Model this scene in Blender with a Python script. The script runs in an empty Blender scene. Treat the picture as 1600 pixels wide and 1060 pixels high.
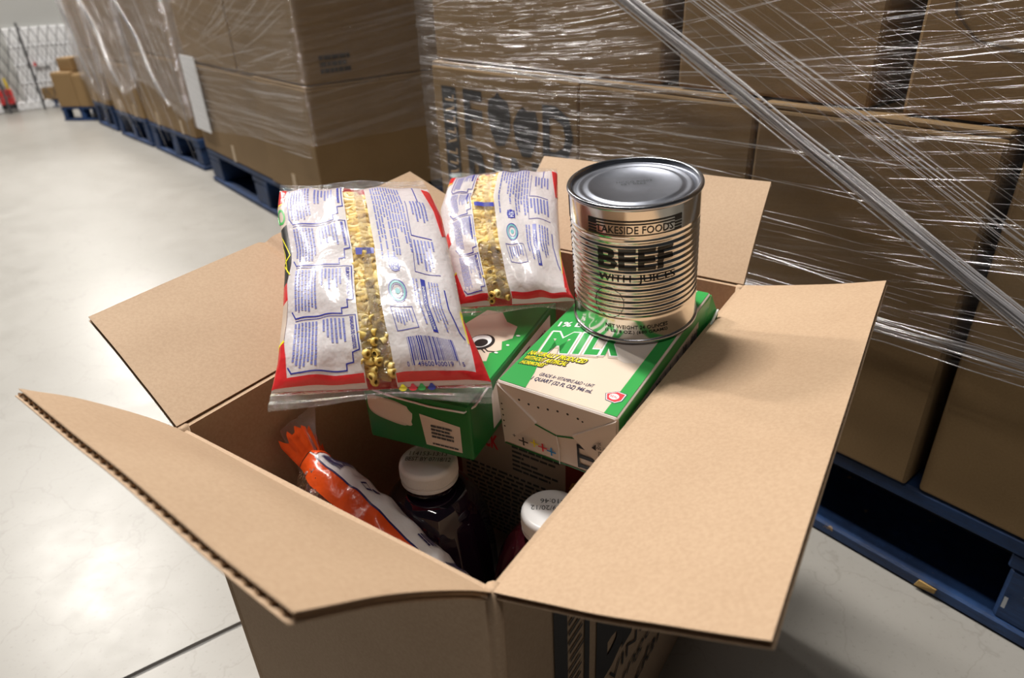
import bpy, bmesh, math, random
from mathutils import Vector, Matrix, noise

V = Vector
rng = random.Random(7)
scene = bpy.context.scene
COL = scene.collection

# ------------------------------------------------------------------ camera
def make_camera():
    pitch, roll = 0.50, -0.045
    fw = V((0, math.cos(pitch), -math.sin(pitch)))
    r = V((1, 0, 0)); u = r.cross(fw)
    r2 = r * math.cos(roll) + u * math.sin(roll)
    u2 = -r * math.sin(roll) + u * math.cos(roll)
    cd = bpy.data.cameras.new('camera'); co = bpy.data.objects.new('camera', cd); COL.objects.link(co)
    m = Matrix.Identity(4)
    for i in range(3):
        m[i][0], m[i][1], m[i][2] = r2[i], u2[i], -fw[i]
    m.translation = V((0, 0, 0.67))
    co.matrix_world = m
    cd.sensor_width = 36.0
    cd.lens = 36.0 * 1060 / 1600
    cd.clip_start = 0.02; cd.clip_end = 100
    cd.dof.use_dof = True
    cd.dof.focus_distance = 0.52
    cd.dof.aperture_fstop = 7.5
    scene.camera = co
make_camera()

# ------------------------------------------------------------------ world, lamps, exposure
w = bpy.data.worlds.new('warehouse_air'); scene.world = w; w.use_nodes = True
bg = w.node_tree.nodes['Background']
bg.inputs[0].default_value = (0.92, 0.95, 1.0, 1); bg.inputs[1].default_value = 0.022
def ceiling_lamp(loc, size, watts, yaw=0.0, col=(1.0, 0.955, 0.89)):
    ld = bpy.data.lights.new('ceiling_lamp', 'AREA'); ld.shape = 'RECTANGLE'
    ld.size, ld.size_y = size; ld.energy = watts; ld.color = col
    o = bpy.data.objects.new('ceiling_lamp', ld); COL.objects.link(o)
    o.location = loc; o.rotation_euler = (0, 0, yaw)
    return o
YAW = math.atan2(0.79, -0.613)
ceiling_lamp((-1.10, 1.95, 4.5), (1.8, 0.25), 235, YAW)
ceiling_lamp((-0.15, -0.6, 4.5), (1.8, 0.10), 20, YAW)
ceiling_lamp((-4.0, 4.6, 4.5), (1.8, 0.25), 250, YAW)
ceiling_lamp((-5.3, 8.4, 4.5), (1.8, 0.6), 240, YAW)
ceiling_lamp((-7.9, 13.3, 4.5), (1.8, 0.6), 240, YAW)
scene.view_settings.view_transform = 'Standard'
scene.view_settings.look = 'None'
scene.view_settings.gamma = 1.0
scene.view_settings.use_curve_mapping = False
scene.view_settings.exposure = 0.26

# ------------------------------------------------------------------ materials
class NT:
    def __init__(s, name):
        s.m = bpy.data.materials.new(name); s.m.use_nodes = True
        s.t = s.m.node_tree; s.t.nodes.clear()
        s.out = s.t.nodes.new('ShaderNodeOutputMaterial')
    def n(s, typ, props=None, **ins):
        nd = s.t.nodes.new(typ)
        for k, v in (props or {}).items(): setattr(nd, k, v)
        for k, v in ins.items():
            key = int(k[1:]) if k[0] == '_' and k[1:].isdigit() else k.replace('_', ' ')
            s.set(nd.inputs[key], v)
        return nd
    def set(s, sock, v):
        if hasattr(v, 'is_output'): s.t.links.new(v, sock)
        elif hasattr(v, 'outputs'): s.t.links.new(v.outputs[0], sock)
        else:
            try: sock.default_value = v
            except Exception: sock.default_value = (*v, 1)
    def surf(s, sh): s.set(s.out.inputs['Surface'], sh); return s.m
    def coord(s, which='Object', scale=(1, 1, 1)):
        tc = s.n('ShaderNodeTexCoord')
        return s.n('ShaderNodeMapping', Vector=tc.outputs[which], Scale=scale)
    def noise(s, vec, scale, detail=3, rough=0.55):
        return s.n('ShaderNodeTexNoise', Vector=vec, Scale=scale, Detail=detail, Roughness=rough)
    def ramp(s, fac, stops):
        nd = s.n('ShaderNodeValToRGB', Fac=fac); cr = nd.color_ramp
        while len(cr.elements) < len(stops): cr.elements.new(0.5)
        for e, (p, c) in zip(cr.elements, stops):
            e.position = p; e.color = (*c, 1) if len(c) == 3 else c
        return nd
    def mixc(s, fac, a, b, mode='MIX'):
        nd = s.n('ShaderNodeMixRGB', {'blend_type': mode}); s.set(nd.inputs[0], fac); s.set(nd.inputs[1], a); s.set(nd.inputs[2], b); return nd
    def math(s, op, a, b=0.0):
        nd = s.n('ShaderNodeMath', {'operation': op}); s.set(nd.inputs[0], a); s.set(nd.inputs[1], b); return nd
    def bump(s, h, strength=0.3, dist=0.001):
        return s.n('ShaderNodeBump', Height=h, Strength=strength, Distance=dist)
    def pbr(s, col, rough=0.5, metal=0.0, normal=None, **kw):
        b = s.n('ShaderNodeBsdfPrincipled', Base_Color=col, Roughness=rough, Metallic=metal)
        if normal is not None: s.set(b.inputs['Normal'], normal)
        for k, v in kw.items(): s.set(b.inputs[k.replace('_', ' ')], v)
        return b

def simple(name, col, rough=0.5, metal=0.0, **kw):
    t = NT(name); return t.surf(t.pbr((*col, 1), rough, metal, **kw))

def cardboard(name, base, dark, stripe=(140.0, 6.0, 6.0), rand=0.0):
    t = NT(name)
    c = t.coord('Object')
    n1 = t.noise(c, 9, 4); n2 = t.noise(c, 420, 2, 0.7)
    col = t.mixc(t.ramp(n1, [(0.3, (0, 0, 0)), (0.75, (1, 1, 1))]), (*dark, 1), (*base, 1))
    col = t.mixc(0.22, col, t.ramp(n2, [(0.35, (0.55, 0.45, 0.36)), (0.65, (1, 1, 1))]), 'MULTIPLY')
    if rand:
        oi = t.n('ShaderNodeObjectInfo')
        col = t.mixc(rand, col, t.ramp(oi.outputs['Random'], [(0.0, (0.55, 0.52, 0.48)), (1.0, (1, 1, 1))]), 'MULTIPLY')
    sc = t.coord('UV', (1, 1, 1))
    wv = t.n('ShaderNodeTexWave', {'bands_direction': 'X'}, Vector=sc, Scale=66.0, Distortion=0.6, Detail=1.0)
    h = t.math('ADD', t.math('MULTIPLY', wv.outputs[1], 0.25), n2)
    return t.surf(t.pbr(col, 0.75, 0, t.bump(h, 0.10, 0.0003)))

M = {}
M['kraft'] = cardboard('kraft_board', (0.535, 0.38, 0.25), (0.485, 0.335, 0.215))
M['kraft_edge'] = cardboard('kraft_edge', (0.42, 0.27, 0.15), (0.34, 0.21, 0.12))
M['kraft_shaded'] = cardboard('kraft_shaded', (0.31, 0.20, 0.09), (0.27, 0.17, 0.072), rand=0.35)  # same kraft as the open box, shade on the pallet loads darkened into its colour
M['kraft_fold'] = simple('kraft_fold', (0.62, 0.44, 0.27), 0.8)
M['ink_black'] = simple('ink_black', (0.022, 0.020, 0.022), 0.6)
M['ink_faint'] = simple('ink_faint', (0.10, 0.065, 0.035), 0.7)
M['tape'] = simple('packing_tape', (0.50, 0.36, 0.21), 0.3)

def floor_mat():
    t = NT('polished_concrete')
    c = t.coord('Object')
    big = t.noise(c, 1.3, 5, 0.6); mid = t.noise(c, 14, 5, 0.65); fine = t.noise(c, 160, 3, 0.7)
    col = t.mixc(t.ramp(big, [(0.3, (0, 0, 0)), (0.7, (1, 1, 1))]), (0.255, 0.243, 0.222, 1), (0.32, 0.307, 0.285, 1))
    col = t.mixc(0.35, col, t.ramp(mid, [(0.2, (0.84, 0.83, 0.81)), (0.8, (1, 1, 1))]), 'MULTIPLY')
    col = t.mixc(0.5, col, t.ramp(fine, [(0.24, (0.55, 0.53, 0.5)), (0.42, (1, 1, 1))]), 'MULTIPLY')
    vo = t.n('ShaderNodeTexVoronoi', {'feature': 'DISTANCE_TO_EDGE'}, Vector=t.mixc(0.06, c, t.noise(c, 20, 3).outputs['Color']), Scale=9.0)
    crack = t.ramp(vo, [(0.0, (0.72, 0.70, 0.68)), (0.014, (1, 1, 1))])
    col = t.mixc(0.45, col, crack, 'MULTIPLY')
    sp = t.noise(t.coord('Object', (1, 1.5, 1)), 75, 1, 0.4)
    col = t.mixc(1.0, col, t.ramp(sp, [(0.155, (0.40, 0.38, 0.36)), (0.185, (1, 1, 1))]), 'MULTIPLY')
    r = t.ramp(mid, [(0.25, (0.29, 0.29, 0.29)), (0.8, (0.40, 0.40, 0.40))])
    return t.surf(t.pbr(col, r, 0, t.bump(fine, 0.03, 0.0004), Specular_IOR_Level=0.45))
M['floor'] = floor_mat()
M['joint'] = simple('joint_filler', (0.20, 0.195, 0.19), 0.9)

def wall_mat(name, a, b):
    t = NT(name); c = t.coord('Object')
    return t.surf(t.pbr(t.mixc(t.noise(c, 3, 4), (*a, 1), (*b, 1)), 0.7))
M['wall'] = wall_mat('grey_wall', (0.44, 0.445, 0.43), (0.50, 0.50, 0.49))
M['white_paint'] = wall_mat('white_paint', (0.82, 0.83, 0.85), (0.88, 0.88, 0.90))
M['steel_dark'] = simple('steel_dark', (0.12, 0.12, 0.13), 0.5, 0.6)
M['red_paint'] = simple('red_paint', (0.75, 0.05, 0.05), 0.45)
M['yellow_paint'] = simple('yellow_paint', (0.85, 0.62, 0.03), 0.45)

def blue_wood():
    t = NT('blue_painted_wood'); c = t.coord('Object', (6, 6, 40))
    g = t.noise(c, 4, 4, 0.7); wear = t.noise(t.coord('Object'), 26, 5, 0.7)
    col = t.mixc(0.75, t.mixc(g, (0.007, 0.028, 0.09, 1), (0.012, 0.058, 0.19, 1)), t.ramp(t.noise(t.coord('Object'), 11, 5, 0.7), [(0.35, (0.25, 0.26, 0.30)), (0.62, (1, 1, 1))]), 'MULTIPLY')
    col = t.mixc(t.ramp(wear, [(0.66, (0, 0, 0)), (0.72, (1, 1, 1))]), col, (0.30, 0.19, 0.07, 1))
    return t.surf(t.pbr(col, 0.62, 0, t.bump(g, 0.5, 0.002)))
M['blue_wood'] = blue_wood()
M['chip_wood'] = simple('chipped_wood', (0.38, 0.24, 0.08), 0.8)
M['scrawl'] = simple('white_stencil', (0.45, 0.48, 0.52), 0.7)

def film_mat(name, h0, h1, streak=70.0, rough=0.16, tint=(0.86, 0.85, 0.88)):
    t = NT(name)
    c = t.coord('UV', (1.3, streak, 1))
    n1 = t.noise(c, 1.0, 4, 0.65); n2 = t.noise(t.coord('UV', (4, streak * 2.6, 1)), 1.0, 2, 0.6)
    a = t.ramp(n1, [(0.45, (0, 0, 0)), (0.78, (1, 1, 1))])
    b = t.ramp(n2, [(0.55, (0, 0, 0)), (0.75, (1, 1, 1))])
    fac = t.math('ADD', h0, t.math('MULTIPLY', t.math('ADD', t.math('MULTIPLY', a, 0.7), t.math('MULTIPLY', b, 0.3)), h1))
    nrm = t.bump(t.math('ADD', n1, t.math('MULTIPLY', n2, 0.4)), 1.0, 0.012)
    gl = t.n('ShaderNodeBsdfGlossy', Color=(0.95, 0.95, 1, 1), Roughness=rough, Normal=nrm)
    di = t.n('ShaderNodeBsdfDiffuse', Color=(*tint, 1)); tl = t.n('ShaderNodeBsdfTranslucent', Color=(*tint, 1))
    hz = t.n('ShaderNodeMixShader', _0=0.4, _1=di, _2=tl)
    refl = t.n('ShaderNodeMixShader', _0=0.45, _1=gl, _2=hz)
    tr = t.n('ShaderNodeBsdfTransparent', Color=(0.97, 0.97, 0.97, 1))
    return t.surf(t.n('ShaderNodeMixShader', _0=fac, _1=tr, _2=refl))
M['film'] = film_mat('stretch_film', 0.03, 0.18)
M['film_mid'] = film_mat('stretch_film_mid', 0.09, 0.34)
M['film_hazy'] = film_mat('stretch_film_hazy', 0.20, 0.40)
def strand_mat(name, opaque, rough=0.14, dif=0.35):
    t = NT(name)
    gl = t.n('ShaderNodeBsdfGlossy', Color=(1, 1, 1, 1), Roughness=rough)
    di = t.n('ShaderNodeBsdfDiffuse', Color=(0.85, 0.84, 0.88, 1))
    s = t.n('ShaderNodeMixShader', _0=dif, _1=gl, _2=di)
    tr = t.n('ShaderNodeBsdfTransparent', Color=(0.98, 0.98, 0.98, 1))
    return t.surf(t.n('ShaderNodeMixShader', _0=opaque, _1=tr, _2=s))
M['strand'] = strand_mat('film_fold_clear', 0.30)
M['strand_rope'] = strand_mat('film_rope', 0.50, 0.16, 0.5)
M['strand_faint'] = strand_mat('film_fold_faint', 0.14)

# ------------------------------------------------------------------ helpers
def mesh_obj(name, verts, faces, mat, parent=None, smooth=False, fmats=None, uv=None):
    me = bpy.data.meshes.new(name)
    me.from_pydata([tuple(v) for v in verts], [], faces)
    for m in (mat if isinstance(mat, (list, tuple)) else [mat]):
        me.materials.append(m if not isinstance(m, str) else M[m])
    if fmats: me.polygons.foreach_set('material_index', fmats)
    if smooth: me.polygons.foreach_set('use_smooth', [True] * len(me.polygons))
    if uv is not None:
        l = me.uv_layers.new(name='UVMap')
        for i, lp in enumerate(me.loops): l.data[i].uv = uv[lp.vertex_index]
    me.update()
    o = bpy.data.objects.new(name, me); COL.objects.link(o)
    if parent is not None: o.parent = parent
    return o

def tag(o, label=None, cat=None, group=None, kind=None):
    if label: o['label'] = label
    if cat: o['category'] = cat
    if group: o['group'] = group
    if kind: o['kind'] = kind
    return o

def thing(name, label, cat, mat4=None, group=None):
    e = bpy.data.objects.new(name, None); COL.objects.link(e)
    e.empty_display_size = 0.05
    e.matrix_basis = mat4 or Matrix.Identity(4)
    return tag(e, label, cat, group)

def frame(o, x, y, z):
    m = Matrix.Identity(4)
    for i in range(3): m[i][0], m[i][1], m[i][2] = x[i], y[i], z[i]
    m.translation = o
    return m

def boxvf(x0, y0, z0, x1, y1, z1):
    v = [(x, y, z) for z in (z0, z1) for y in (y0, y1) for x in (x0, x1)]
    f = [(0, 2, 3, 1), (4, 5, 7, 6), (0, 1, 5, 4), (2, 6, 7, 3), (0, 4, 6, 2), (1, 3, 7, 5)]
    return v, f

def bevel_box(name, x0, y0, z0, x1, y1, z1, mat, parent=None, bev=0.003, seg=1, jitter=0.0):
    v, f = boxvf(x0, y0, z0, x1, y1, z1)
    if jitter:
        v = [tuple(c + rng.uniform(-jitter, jitter) for c in p) for p in v]
    bm = bmesh.new()
    vs = [bm.verts.new(p) for p in v]
    for q in f: bm.faces.new([vs[i] for i in q])
    bmesh.ops.recalc_face_normals(bm, faces=bm.faces)
    if bev: bmesh.ops.bevel(bm, geom=bm.edges[:], offset=bev, segments=seg, profile=0.5, affect='EDGES')
    uvl = bm.loops.layers.uv.new('UVMap')
    for fc in bm.faces:
        n = fc.normal; ax = max(range(3), key=lambda i: abs(n[i]))
        for lp in fc.loops:
            c = lp.vert.co
            lp[uvl].uv = (c.y, c.z) if ax == 0 else ((c.x, c.z) if ax == 1 else (c.x, c.y))
    me = bpy.data.meshes.new(name); bm.to_mesh(me); bm.free()
    me.materials.append(M[mat] if isinstance(mat, str) else mat)
    o = bpy.data.objects.new(name, me); COL.objects.link(o)
    if parent is not None: o.parent = parent
    return o

def slab(fn, na, nb, t, off=0.0):
    """closed sheet: fn(a,b)->(point, normal), from off to off-t along the normal"""
    vs, fs, uv = [], [], []
    for k in (0, 1):
        for i in range(na + 1):
            for j in range(nb + 1):
                p, n = fn(i / na, j / nb)
                vs.append(p + n * (off - k * t)); uv.append((i / na, j / nb))
    S = (na + 1) * (nb + 1); ix = lambda k, i, j: k * S + i * (nb + 1) + j
    for i in range(na):
        for j in range(nb):
            fs.append((ix(0, i, j), ix(0, i + 1, j), ix(0, i + 1, j + 1), ix(0, i, j + 1)))
            fs.append((ix(1, i, j), ix(1, i, j + 1), ix(1, i + 1, j + 1), ix(1, i + 1, j)))
    for i in range(na):
        fs.append((ix(0, i, 0), ix(1, i, 0), ix(1, i + 1, 0), ix(0, i + 1, 0)))
        fs.append((ix(0, i, nb), ix(0, i + 1, nb), ix(1, i + 1, nb), ix(1, i, nb)))
    for j in range(nb):
        fs.append((ix(0, 0, j), ix(0, 0, j + 1), ix(1, 0, j + 1), ix(1, 0, j)))
        fs.append((ix(0, na, j), ix(1, na, j), ix(1, na, j + 1), ix(0, na, j + 1)))
    return vs, fs, uv

def lathe(profile, n=64, mod=None):
    vs, fs = [], []
    for k, (r, z) in enumerate(profile):
        for i in range(n):
            a = 2 * math.pi * i / n
            rr = mod(r, z, a) if mod else r
            vs.append((rr * math.cos(a), rr * math.sin(a), z))
    for k in range(len(profile) - 1):
        for i in range(n):
            j = (i + 1) % n
            fs.append((k * n + i, k * n + j, (k + 1) * n + j, (k + 1) * n + i))
    return vs, fs

def tube(pts, rad, n=5, up=V((0, 0, 1)), flat=1.0):
    vs, fs = [], []
    m = len(pts)
    for k, p in enumerate(pts):
        d = (pts[min(k + 1, m - 1)] - pts[max(k - 1, 0)]).normalized()
        a = d.cross(up)
        if a.length < 1e-6: a = d.cross(V((1, 0, 0)))
        a.normalize(); b = d.cross(a)
        r = rad[k] if isinstance(rad, (list, tuple)) else rad
        for i in range(n):
            t = 2 * math.pi * i / n
            vs.append(p + a * (math.cos(t) * r) + b * (math.sin(t) * r * flat))
    for k in range(m - 1):
        for i in range(n):
            j = (i + 1) % n
            fs.append((k * n + i, k * n + j, (k + 1) * n + j, (k + 1) * n + i))
    fs.append(tuple(range(n))[::-1]); fs.append(tuple((m - 1) * n + i for i in range(n)))
    return vs, fs

def join(parts):
    vs, fs = [], []
    for v, f in parts:
        o = len(vs); vs += list(v); fs += [tuple(i + o for i in q) for q in f]
    return vs, fs

# flat print: 2-D shapes that a map lays onto a surface
def text2d(txt, size=1.0, bold=0.0, shear=0.0, align='LEFT', res=2, squeeze=1.0):
    cu = bpy.data.curves.new('t', 'FONT'); cu.body = txt; cu.size = size; cu.offset = bold * size; cu.shear = shear
    cu.align_x = align; cu.resolution_u = res; cu.fill_mode = 'FRONT'
    o = bpy.data.objects.new('t', cu); COL.objects.link(o)
    dg = bpy.context.evaluated_depsgraph_get()
    me = bpy.data.meshes.new_from_object(o.evaluated_get(dg))
    v = [(p.co.x * squeeze, p.co.y) for p in me.vertices]; f = [tuple(q.vertices) for q in me.polygons]
    bpy.data.objects.remove(o); bpy.data.curves.remove(cu); bpy.data.meshes.remove(me)
    return v, f

def fit(shape, x0, y0, x1, y1):
    v, f = shape
    ax = [p[0] for p in v]; ay = [p[1] for p in v]
    a0, a1, b0, b1 = min(ax), max(ax), min(ay), max(ay)
    return [(x0 + (p[0] - a0) / (a1 - a0) * (x1 - x0), y0 + (p[1] - b0) / (b1 - b0) * (y1 - y0)) for p in v], f

def rot2(shape, ang, ox=0, oy=0):
    c, s = math.cos(ang), math.sin(ang)
    return [(ox + p[0] * c - p[1] * s, oy + p[0] * s + p[1] * c) for p in shape[0]], shape[1]

def rect(x0, y0, x1, y1): return [(x0, y0), (x1, y0), (x1, y1), (x0, y1)], [(0, 1, 2, 3)]
def poly(pts): return list(pts), [tuple(range(len(pts)))]
def ell(cx, cy, rx, ry, n=20, a0=0.0): return poly([(cx + rx * math.cos(a0 + 2 * math.pi * i / n), cy + ry * math.sin(a0 + 2 * math.pi * i / n)) for i in range(n)])
def ring(cx, cy, rx, ry, w, n=28):
    v = []; f = []
    for i in range(n):
        c, s = math.cos(2 * math.pi * i / n), math.sin(2 * math.pi * i / n)
        v += [(cx + rx * c, cy + ry * s), (cx + (rx - w) * c, cy + (ry - w) * s)]
    for i in range(n):
        j = (i + 1) % n; f.append((2 * i, 2 * j, 2 * j + 1, 2 * i + 1))
    return v, f
def stroke(pts, w, closed=False):
    v, f = [], []
    pts = list(pts) + ([pts[0]] if closed else [])
    for a, b in zip(pts, pts[1:]):
        dx, dy = b[0] - a[0], b[1] - a[1]; l = math.hypot(dx, dy) or 1; nx, ny = -dy / l * w / 2, dx / l * w / 2
        ex, ey = dx / l * w / 2, dy / l * w / 2
        o = len(v); v += [(a[0] - ex + nx, a[1] - ey + ny), (a[0] - ex - nx, a[1] - ey - ny), (b[0] + ex - nx, b[1] + ey - ny), (b[0] + ex + nx, b[1] + ey + ny)]
        f.append((o, o + 1, o + 2, o + 3))
    return v, f
def greeked(x0, y0, x1, y1, lines, r, along='x', fill=0.55, ragged=0.25, word=(0.03, 0.09)):
    """rows of word-sized marks: print too small to read"""
    out = []
    L, Wd = ((x1 - x0), (y1 - y0)) if along == 'x' else ((y1 - y0), (x1 - x0))
    st = Wd / lines
    for i in range(lines):
        end = L * (1 - (r.random() ** 2) * ragged * 2); p = 0.0
        while p < end:
            q = min(p + L * r.uniform(*word), end)
            a, b = i * st + st * (1 - fill) / 2, i * st + st * (1 + fill) / 2
            out.append(rect(x0 + p, y0 + a, x0 + q, y0 + b) if along == 'x' else rect(x0 + a, y0 + p, x0 + b, y0 + q))
            p = q + L * 0.018
    return join(out)

def decal(name, shapes, fn, mat, parent, step=None, smooth=False):
    """shapes in 2-D -> cut to a grid of size step -> laid on a surface by fn(x, y)"""
    v, f = join(shapes)
    bm = bmesh.new()
    vs = [bm.verts.new((p[0], p[1], 0)) for p in v]
    for q in f:
        try: bm.faces.new([vs[i] for i in q])
        except ValueError: pass
    if step:
        for ax in (0, 1):
            if not step[ax]: continue
            lo = min(p[ax] for p in v); hi = max(p[ax] for p in v)
            k = math.ceil(lo / step[ax])
            while k * step[ax] < hi:
                co = [0, 0, 0]; co[ax] = k * step[ax]; no = [0, 0, 0]; no[ax] = 1
                bmesh.ops.bisect_plane(bm, geom=bm.verts[:] + bm.edges[:] + bm.faces[:], plane_co=co, plane_no=no, dist=1e-7)
                k += 1
    for vt in bm.verts: vt.co = fn(vt.co.x, vt.co.y)
    mt = M[mat] if isinstance(mat, str) else mat
    # prints that stand apart become parts of their own
    bm.verts.index_update(); bm.verts.ensure_lookup_table(); isl = []; seen = set()
    for v0 in bm.verts:
        if v0.index in seen: continue
        st_ = [v0]; seen.add(v0.index); mem = []
        while st_:
            q = st_.pop(); mem.append(q.index)
            for ed in q.link_edges:
                w_ = ed.other_vert(q)
                if w_.index not in seen: seen.add(w_.index); st_.append(w_)
        isl.append(mem)
    co = [v.co.copy() for v in bm.verts]; faces = [[v.index for v in f.verts] for f in bm.faces]; bm.free()
    box = [([min(co[i][k] for i in m_) for k in range(3)], [max(co[i][k] for i in m_) for k in range(3)]) for m_ in isl]
    root = list(range(len(isl)))
    def find(i):
        while root[i] != i: i = root[i]
        return i
    if len(isl) <= 900:
        for i in range(len(isl)):
            for j in range(i):
                gap = math.sqrt(sum(max(0, box[i][0][k] - box[j][1][k], box[j][0][k] - box[i][1][k]) ** 2 for k in range(3)))
                sz = max(max(box[q][1][k] - box[q][0][k] for k in range(3)) for q in (i, j))
                if gap <= max(0.02, 0.5 * sz) * 0.98: root[find(i)] = find(j)
    which = {}
    for i, m_ in enumerate(isl):
        for q in m_: which[q] = find(i) if len(isl) <= 900 else 0
    first = None
    for gid in sorted(set(which.values())):
        ids = [i for i in range(len(co)) if which[i] == gid]; ren = {q: k for k, q in enumerate(ids)}
        o = mesh_obj(name, [co[i] for i in ids], [tuple(ren[i] for i in f) for f in faces if which[f[0]] == gid], mt, parent, smooth)
        first = first or o
    return first

def fbm(p, s, seed=0.0): return noise.noise(V((p[0] * s + seed, p[1] * s - seed, (p[2] if len(p) > 2 else 0) * s + 2 * seed)))

# ------------------------------------------------------------------ the setting
def build_floor():
    a = V((-0.4399, 0.4866, 0)); d = (V((-0.3283, 0.5578, 0)) - a).normalized(); n = V((-d.y, d.x, 0))
    g, big, N = 0.0040, 16.0, 160
    vs, fs, mi = [], [], []
    ts = [-big] + [-2 + 4 * i / N for i in range(N + 1)] + [big]
    rows = []
    for t in ts:
        w = (fbm((t, 0, 0), 30, 3) + 0.6 * fbm((t, 0, 0), 90, 5)) * 0.0022
        w2 = (fbm((t, 0, 0), 33, 9) + 0.6 * fbm((t, 0, 0), 80, 1)) * 0.0022
        c = a + d * t
        row = [c - n * big, c - n * (g + w2 * 0.5), c - n * g * 0.7 + V((0, 0, -0.004)), c + n * g * 0.7 + V((0, 0, -0.004)), c + n * (g + w * 0.5), c + n * big]
        rows.append([len(vs) + k for k in range(6)]); vs += row
    for r0, r1 in zip(rows, rows[1:]):
        for k in range(5):
            fs.append((r0[k], r0[k + 1], r1[k + 1], r1[k])[::-1]); mi.append(1 if k in (1, 2, 3) else 0)
    fs = [f[::-1] for f in fs]
    o = mesh_obj('floor', vs, fs, ['floor', 'joint'], None, False, mi)
    me = o.data; bm = bmesh.new(); bm.from_mesh(me); bmesh.ops.recalc_face_normals(bm, faces=bm.faces)
    if sum(f.normal.z * f.calc_area() for f in bm.faces) < 0: bmesh.ops.reverse_faces(bm, faces=bm.faces)
    bm.to_mesh(me); bm.free()
    tag(o, 'pale polished concrete warehouse floor with a saw-cut joint', None, None, 'structure')
build_floor()

RD = V((-0.613, 0.79, 0)).normalized(); RN = V((RD.y, -RD.x, 0)); Z = V((0, 0, 1))
P0 = V((0.54, 0.47, 0))
ROW = frame(P0, -RD, RN, Z)                                  # x to the viewer's side along the row, y into the row

WALL = frame(V((-3.09, 4.40, 0)), RN, V((-RN.y, RN.x, 0)), Z)    # x along the wall
def wall_part(name, x0, y0, z0, x1, y1, z1, mat, bev=0.0):
    o = bevel_box(name, x0, y0, z0, x1, y1, z1, mat, None, bev); o.matrix_basis = WALL
    return o
tag(wall_part('wall_back', -2.2, 0.10, 0, 3.2, 0.20, 1.25, 'wall'), 'grey end wall of the warehouse', None, None, 'structure')
tag(wall_part('baseboard_back', -2.2, 0.06, 0, 3.2, 0.10, 0.05, 'white_paint', 0.004), 'white kerb along the foot of the end wall', None, None, 'structure')
dr = wall_part('door_1', 0.17, 0.075, 0.05, 0.56, 0.098, 0.47, 'white_paint', 0.004)
tag(dr, 'white loading door behind the folding gate', None, None, 'structure')
for k in range(1, 4):
    z = 0.05 + k * 0.105
    bevel_box('door_rib', 0.17, 0.070, z - 0.003, 0.56, 0.076, z + 0.003, 'white_paint', dr, 0.001)
tag(wall_part('trim_1', 0.555, 0.03, 0, 0.60, 0.075, 1.25, 'white_paint', 0.008), 'white vertical pipe guard beside the door', None, None, 'structure')

def build_gate():
    g = thing('folding_gate', 'grey steel folding lattice gate across the white door', 'gate', WALL @ Matrix.Translation(V((0, 0.01, 0))))
    x0, x1, z0, z1, n = -0.55, 0.56, 0.045, 0.475, 22
    dx = (x1 - x0) / n
    def bar(xa, za, xb, zb, y):
        v, f = tube([V((xa, y, za)), V((xb, y, zb))], 0.0022, 4)
        mesh_obj('lattice_bar', v, f, 'steel_dark', g)
    span = 3
    for i in range(-span, n):
        for sgn, y in ((1, 0.0), (-1, 0.006)):
            a, b = x0 + i * dx, x0 + (i + span) * dx
            za, zb = (z0, z1) if sgn > 0 else (z1, z0)
            ca, cb = max(a, x0), min(b, x1)
            if cb - ca < dx * 0.3: continue
            f = lambda x: za + (zb - za) * (x - a) / (b - a)
            bar(ca, f(ca), cb, f(cb), y)
    for x in (0.245, 0.555, 0.06):
        v, f = boxvf(x - 0.006, -0.006, 0.0, x + 0.006, 0.012, 0.50); mesh_obj('upright_post', v, f, 'steel_dark', g)
build_gate()

def build_machine():
    g = thing('hand_truck', 'red cart with yellow upright and handlebar behind the folding gate', 'cart', WALL @ Matrix.Translation(V((0.06, 0.035, 0))))
    for i in range(3):
        for k in range(2):
            bevel_box('red_panel', i * 0.026 - 0.03, 0, 0.05 + k * 0.045, i * 0.026 - 0.006, 0.03, 0.09 + k * 0.045, 'red_paint', g, 0.002)
    for i in range(3):
        v, f = lathe([(0.0, 0), (0.014, 0), (0.014, 0.012), (0.0, 0.012)], 12)
        v = [(p[0] + i * 0.026 - 0.018, p[2] + 0.006, p[1] + 0.034) for p in v]; mesh_obj('wheel', v, f, 'ink_black', g)
    v, f = tube([V((0.035, 0.015, 0.13)), V((0.03, 0.015, 0.17)), V((0.028, 0.015, 0.20))], 0.008, 6); mesh_obj('yellow_upright', v, f, 'yellow_paint', g)
    v, f = tube([V((-0.16, 0.015, 0.285)), V((-0.05, 0.015, 0.30)), V((0.03, 0.015, 0.305))], 0.010, 6); mesh_obj('handlebar', v, f, 'yellow_paint', g)
    v, f = tube([V((-0.04, 0.02, 0.13)), V((-0.045, 0.02, 0.295))], 0.005, 5); mesh_obj('mast', v, f, 'steel_dark', g)
build_machine()
sg = thing('door_sign', 'small white sign with a red end on the white door', 'sign', WALL @ Matrix.Translation(V((0.27, 0.05, 0.25))))
bevel_box('sign_plate', 0.012, 0, 0.0, 0.085, 0.008, 0.022, 'white_paint', sg, 0.001)
bevel_box('red_end', 0.0, 0, 0.0, 0.012, 0.008, 0.022, 'red_paint', sg, 0.001)

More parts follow.
